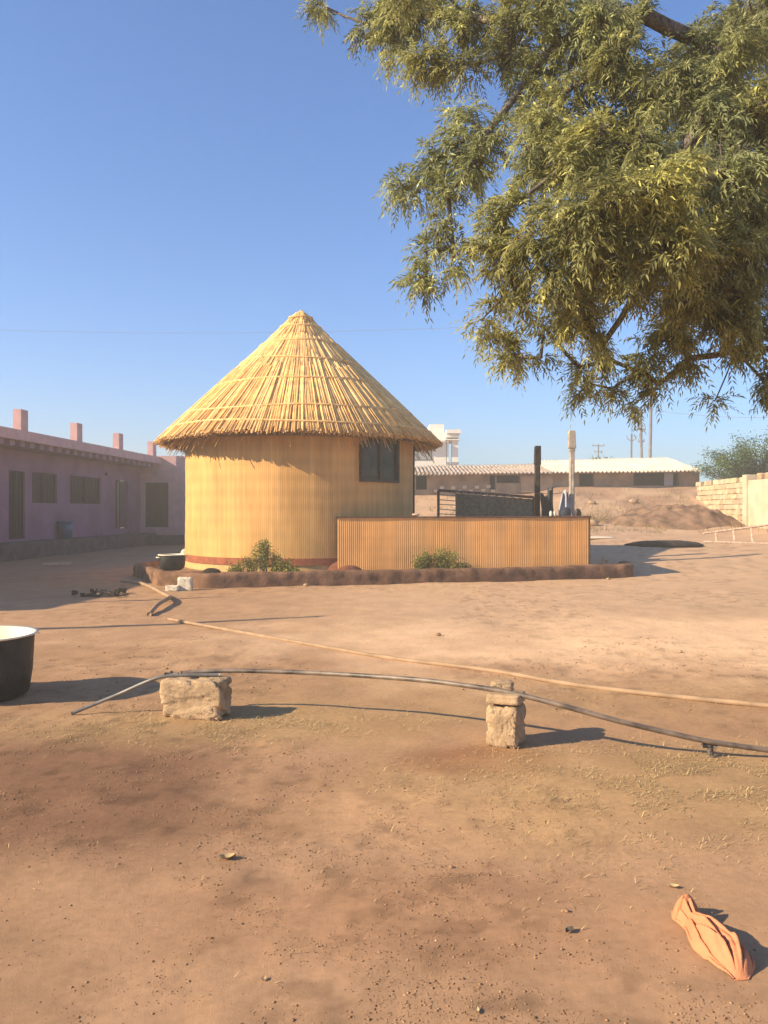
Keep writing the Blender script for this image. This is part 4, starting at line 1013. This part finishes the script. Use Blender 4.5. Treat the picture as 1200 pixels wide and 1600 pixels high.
# ------------------------------------------------------------------ acacia and far bushes
def thorn(base, H, W, n, label, name='acacia_tree', m='acacia', leaf=.10, group=None, sx=1):
    t = thing(name, base, label, 'tree' if 'tree' in name else 'bush', group); b = MB(); pts = []; ts = []
    base = Vector(base); rnd = random.Random(int(H*100)+n)
    for k in range(40):
        a = rnd.uniform(-1, 1); e = base+Vector((a*W*sx, rnd.uniform(-.6, .6)*W, H*(.45+.55*(1-a*a))*rnd.uniform(.6, 1.05)))
        mid = base.lerp(e, .5)+Vector((0, 0, .2*H*rnd.random())); b.tube([base, mid, e], [.05, .025, .006], 4, cap=False)
        for q in range(n//40):
            f = rnd.uniform(.35, 1.1); p = base.lerp(e, f)+Vector((rnd.gauss(0, .12), rnd.gauss(0, .2), rnd.gauss(.03, .09)))*(H/2.2)
            pts.append(tuple(p)); g = rnd.uniform(.6, 1.6); ts.append((g, g, g*rnd.uniform(.7, 1.1)))
    b.build('trunk', M['bark'], t); leafmass('crown', pts, leaf, M[m], t, ts, .2, .22)
thorn((17.6, 37.5, 2.4), 2.9, 2.4, 26000, 'feathery green thorn tree behind the boundary wall at right')
thorn((19.4, 35, 2.3), 3.4, 2.2, 22000, 'taller green thorn tree at the right edge behind the wall', leaf=.11)
thorn((21.5, 78, 2.8), 3.9, 2.5, 2400, 'greyish bush behind the shed roof near the concrete post', 'far_bush', leaf=.30)
thorn((18.2, 80, 2.8), 3.3, 2.0, 1600, 'lower grey bush left of the larger bush behind the shed', 'far_bush', leaf=.30)
thorn((28.5, 62, 2.8), 2.2, 3.0, 1600, 'faint low bush between the shed end and the thorn trees', 'far_bush', leaf=.25)

# ------------------------------------------------------------------ haze
if HAZE:
    b = MB(); b.box((0, 60, 6.4), (240, 200, 15)); hz = b.build('haze', None) if False else None
    me = bpy.data.meshes.new('haze'); bm = bmesh.new(); bmesh.ops.create_cube(bm, size=1); bm.to_mesh(me); bm.free()
    hz = bpy.data.objects.new('haze', me); scene.collection.objects.link(hz); hz.scale = (260, 200, 15.5); hz.location = (0, 70, 6.6)
    m = bpy.data.materials.new('haze'); m.use_nodes = True; nt = m.node_tree; nt.nodes.remove(nt.nodes['Principled BSDF'])
    pv = nt.nodes.new('ShaderNodeVolumePrincipled'); pv.inputs['Density'].default_value = HAZE; pv.inputs['Color'].default_value = (1.0, .87, .70, 1); pv.inputs['Anisotropy'].default_value = .1
    nt.links.new(pv.outputs[0], nt.nodes['Material Output'].inputs['Volume']); me.materials.append(m); tag(hz, 'thin dusty haze over the yard', None, None, 'stuff')
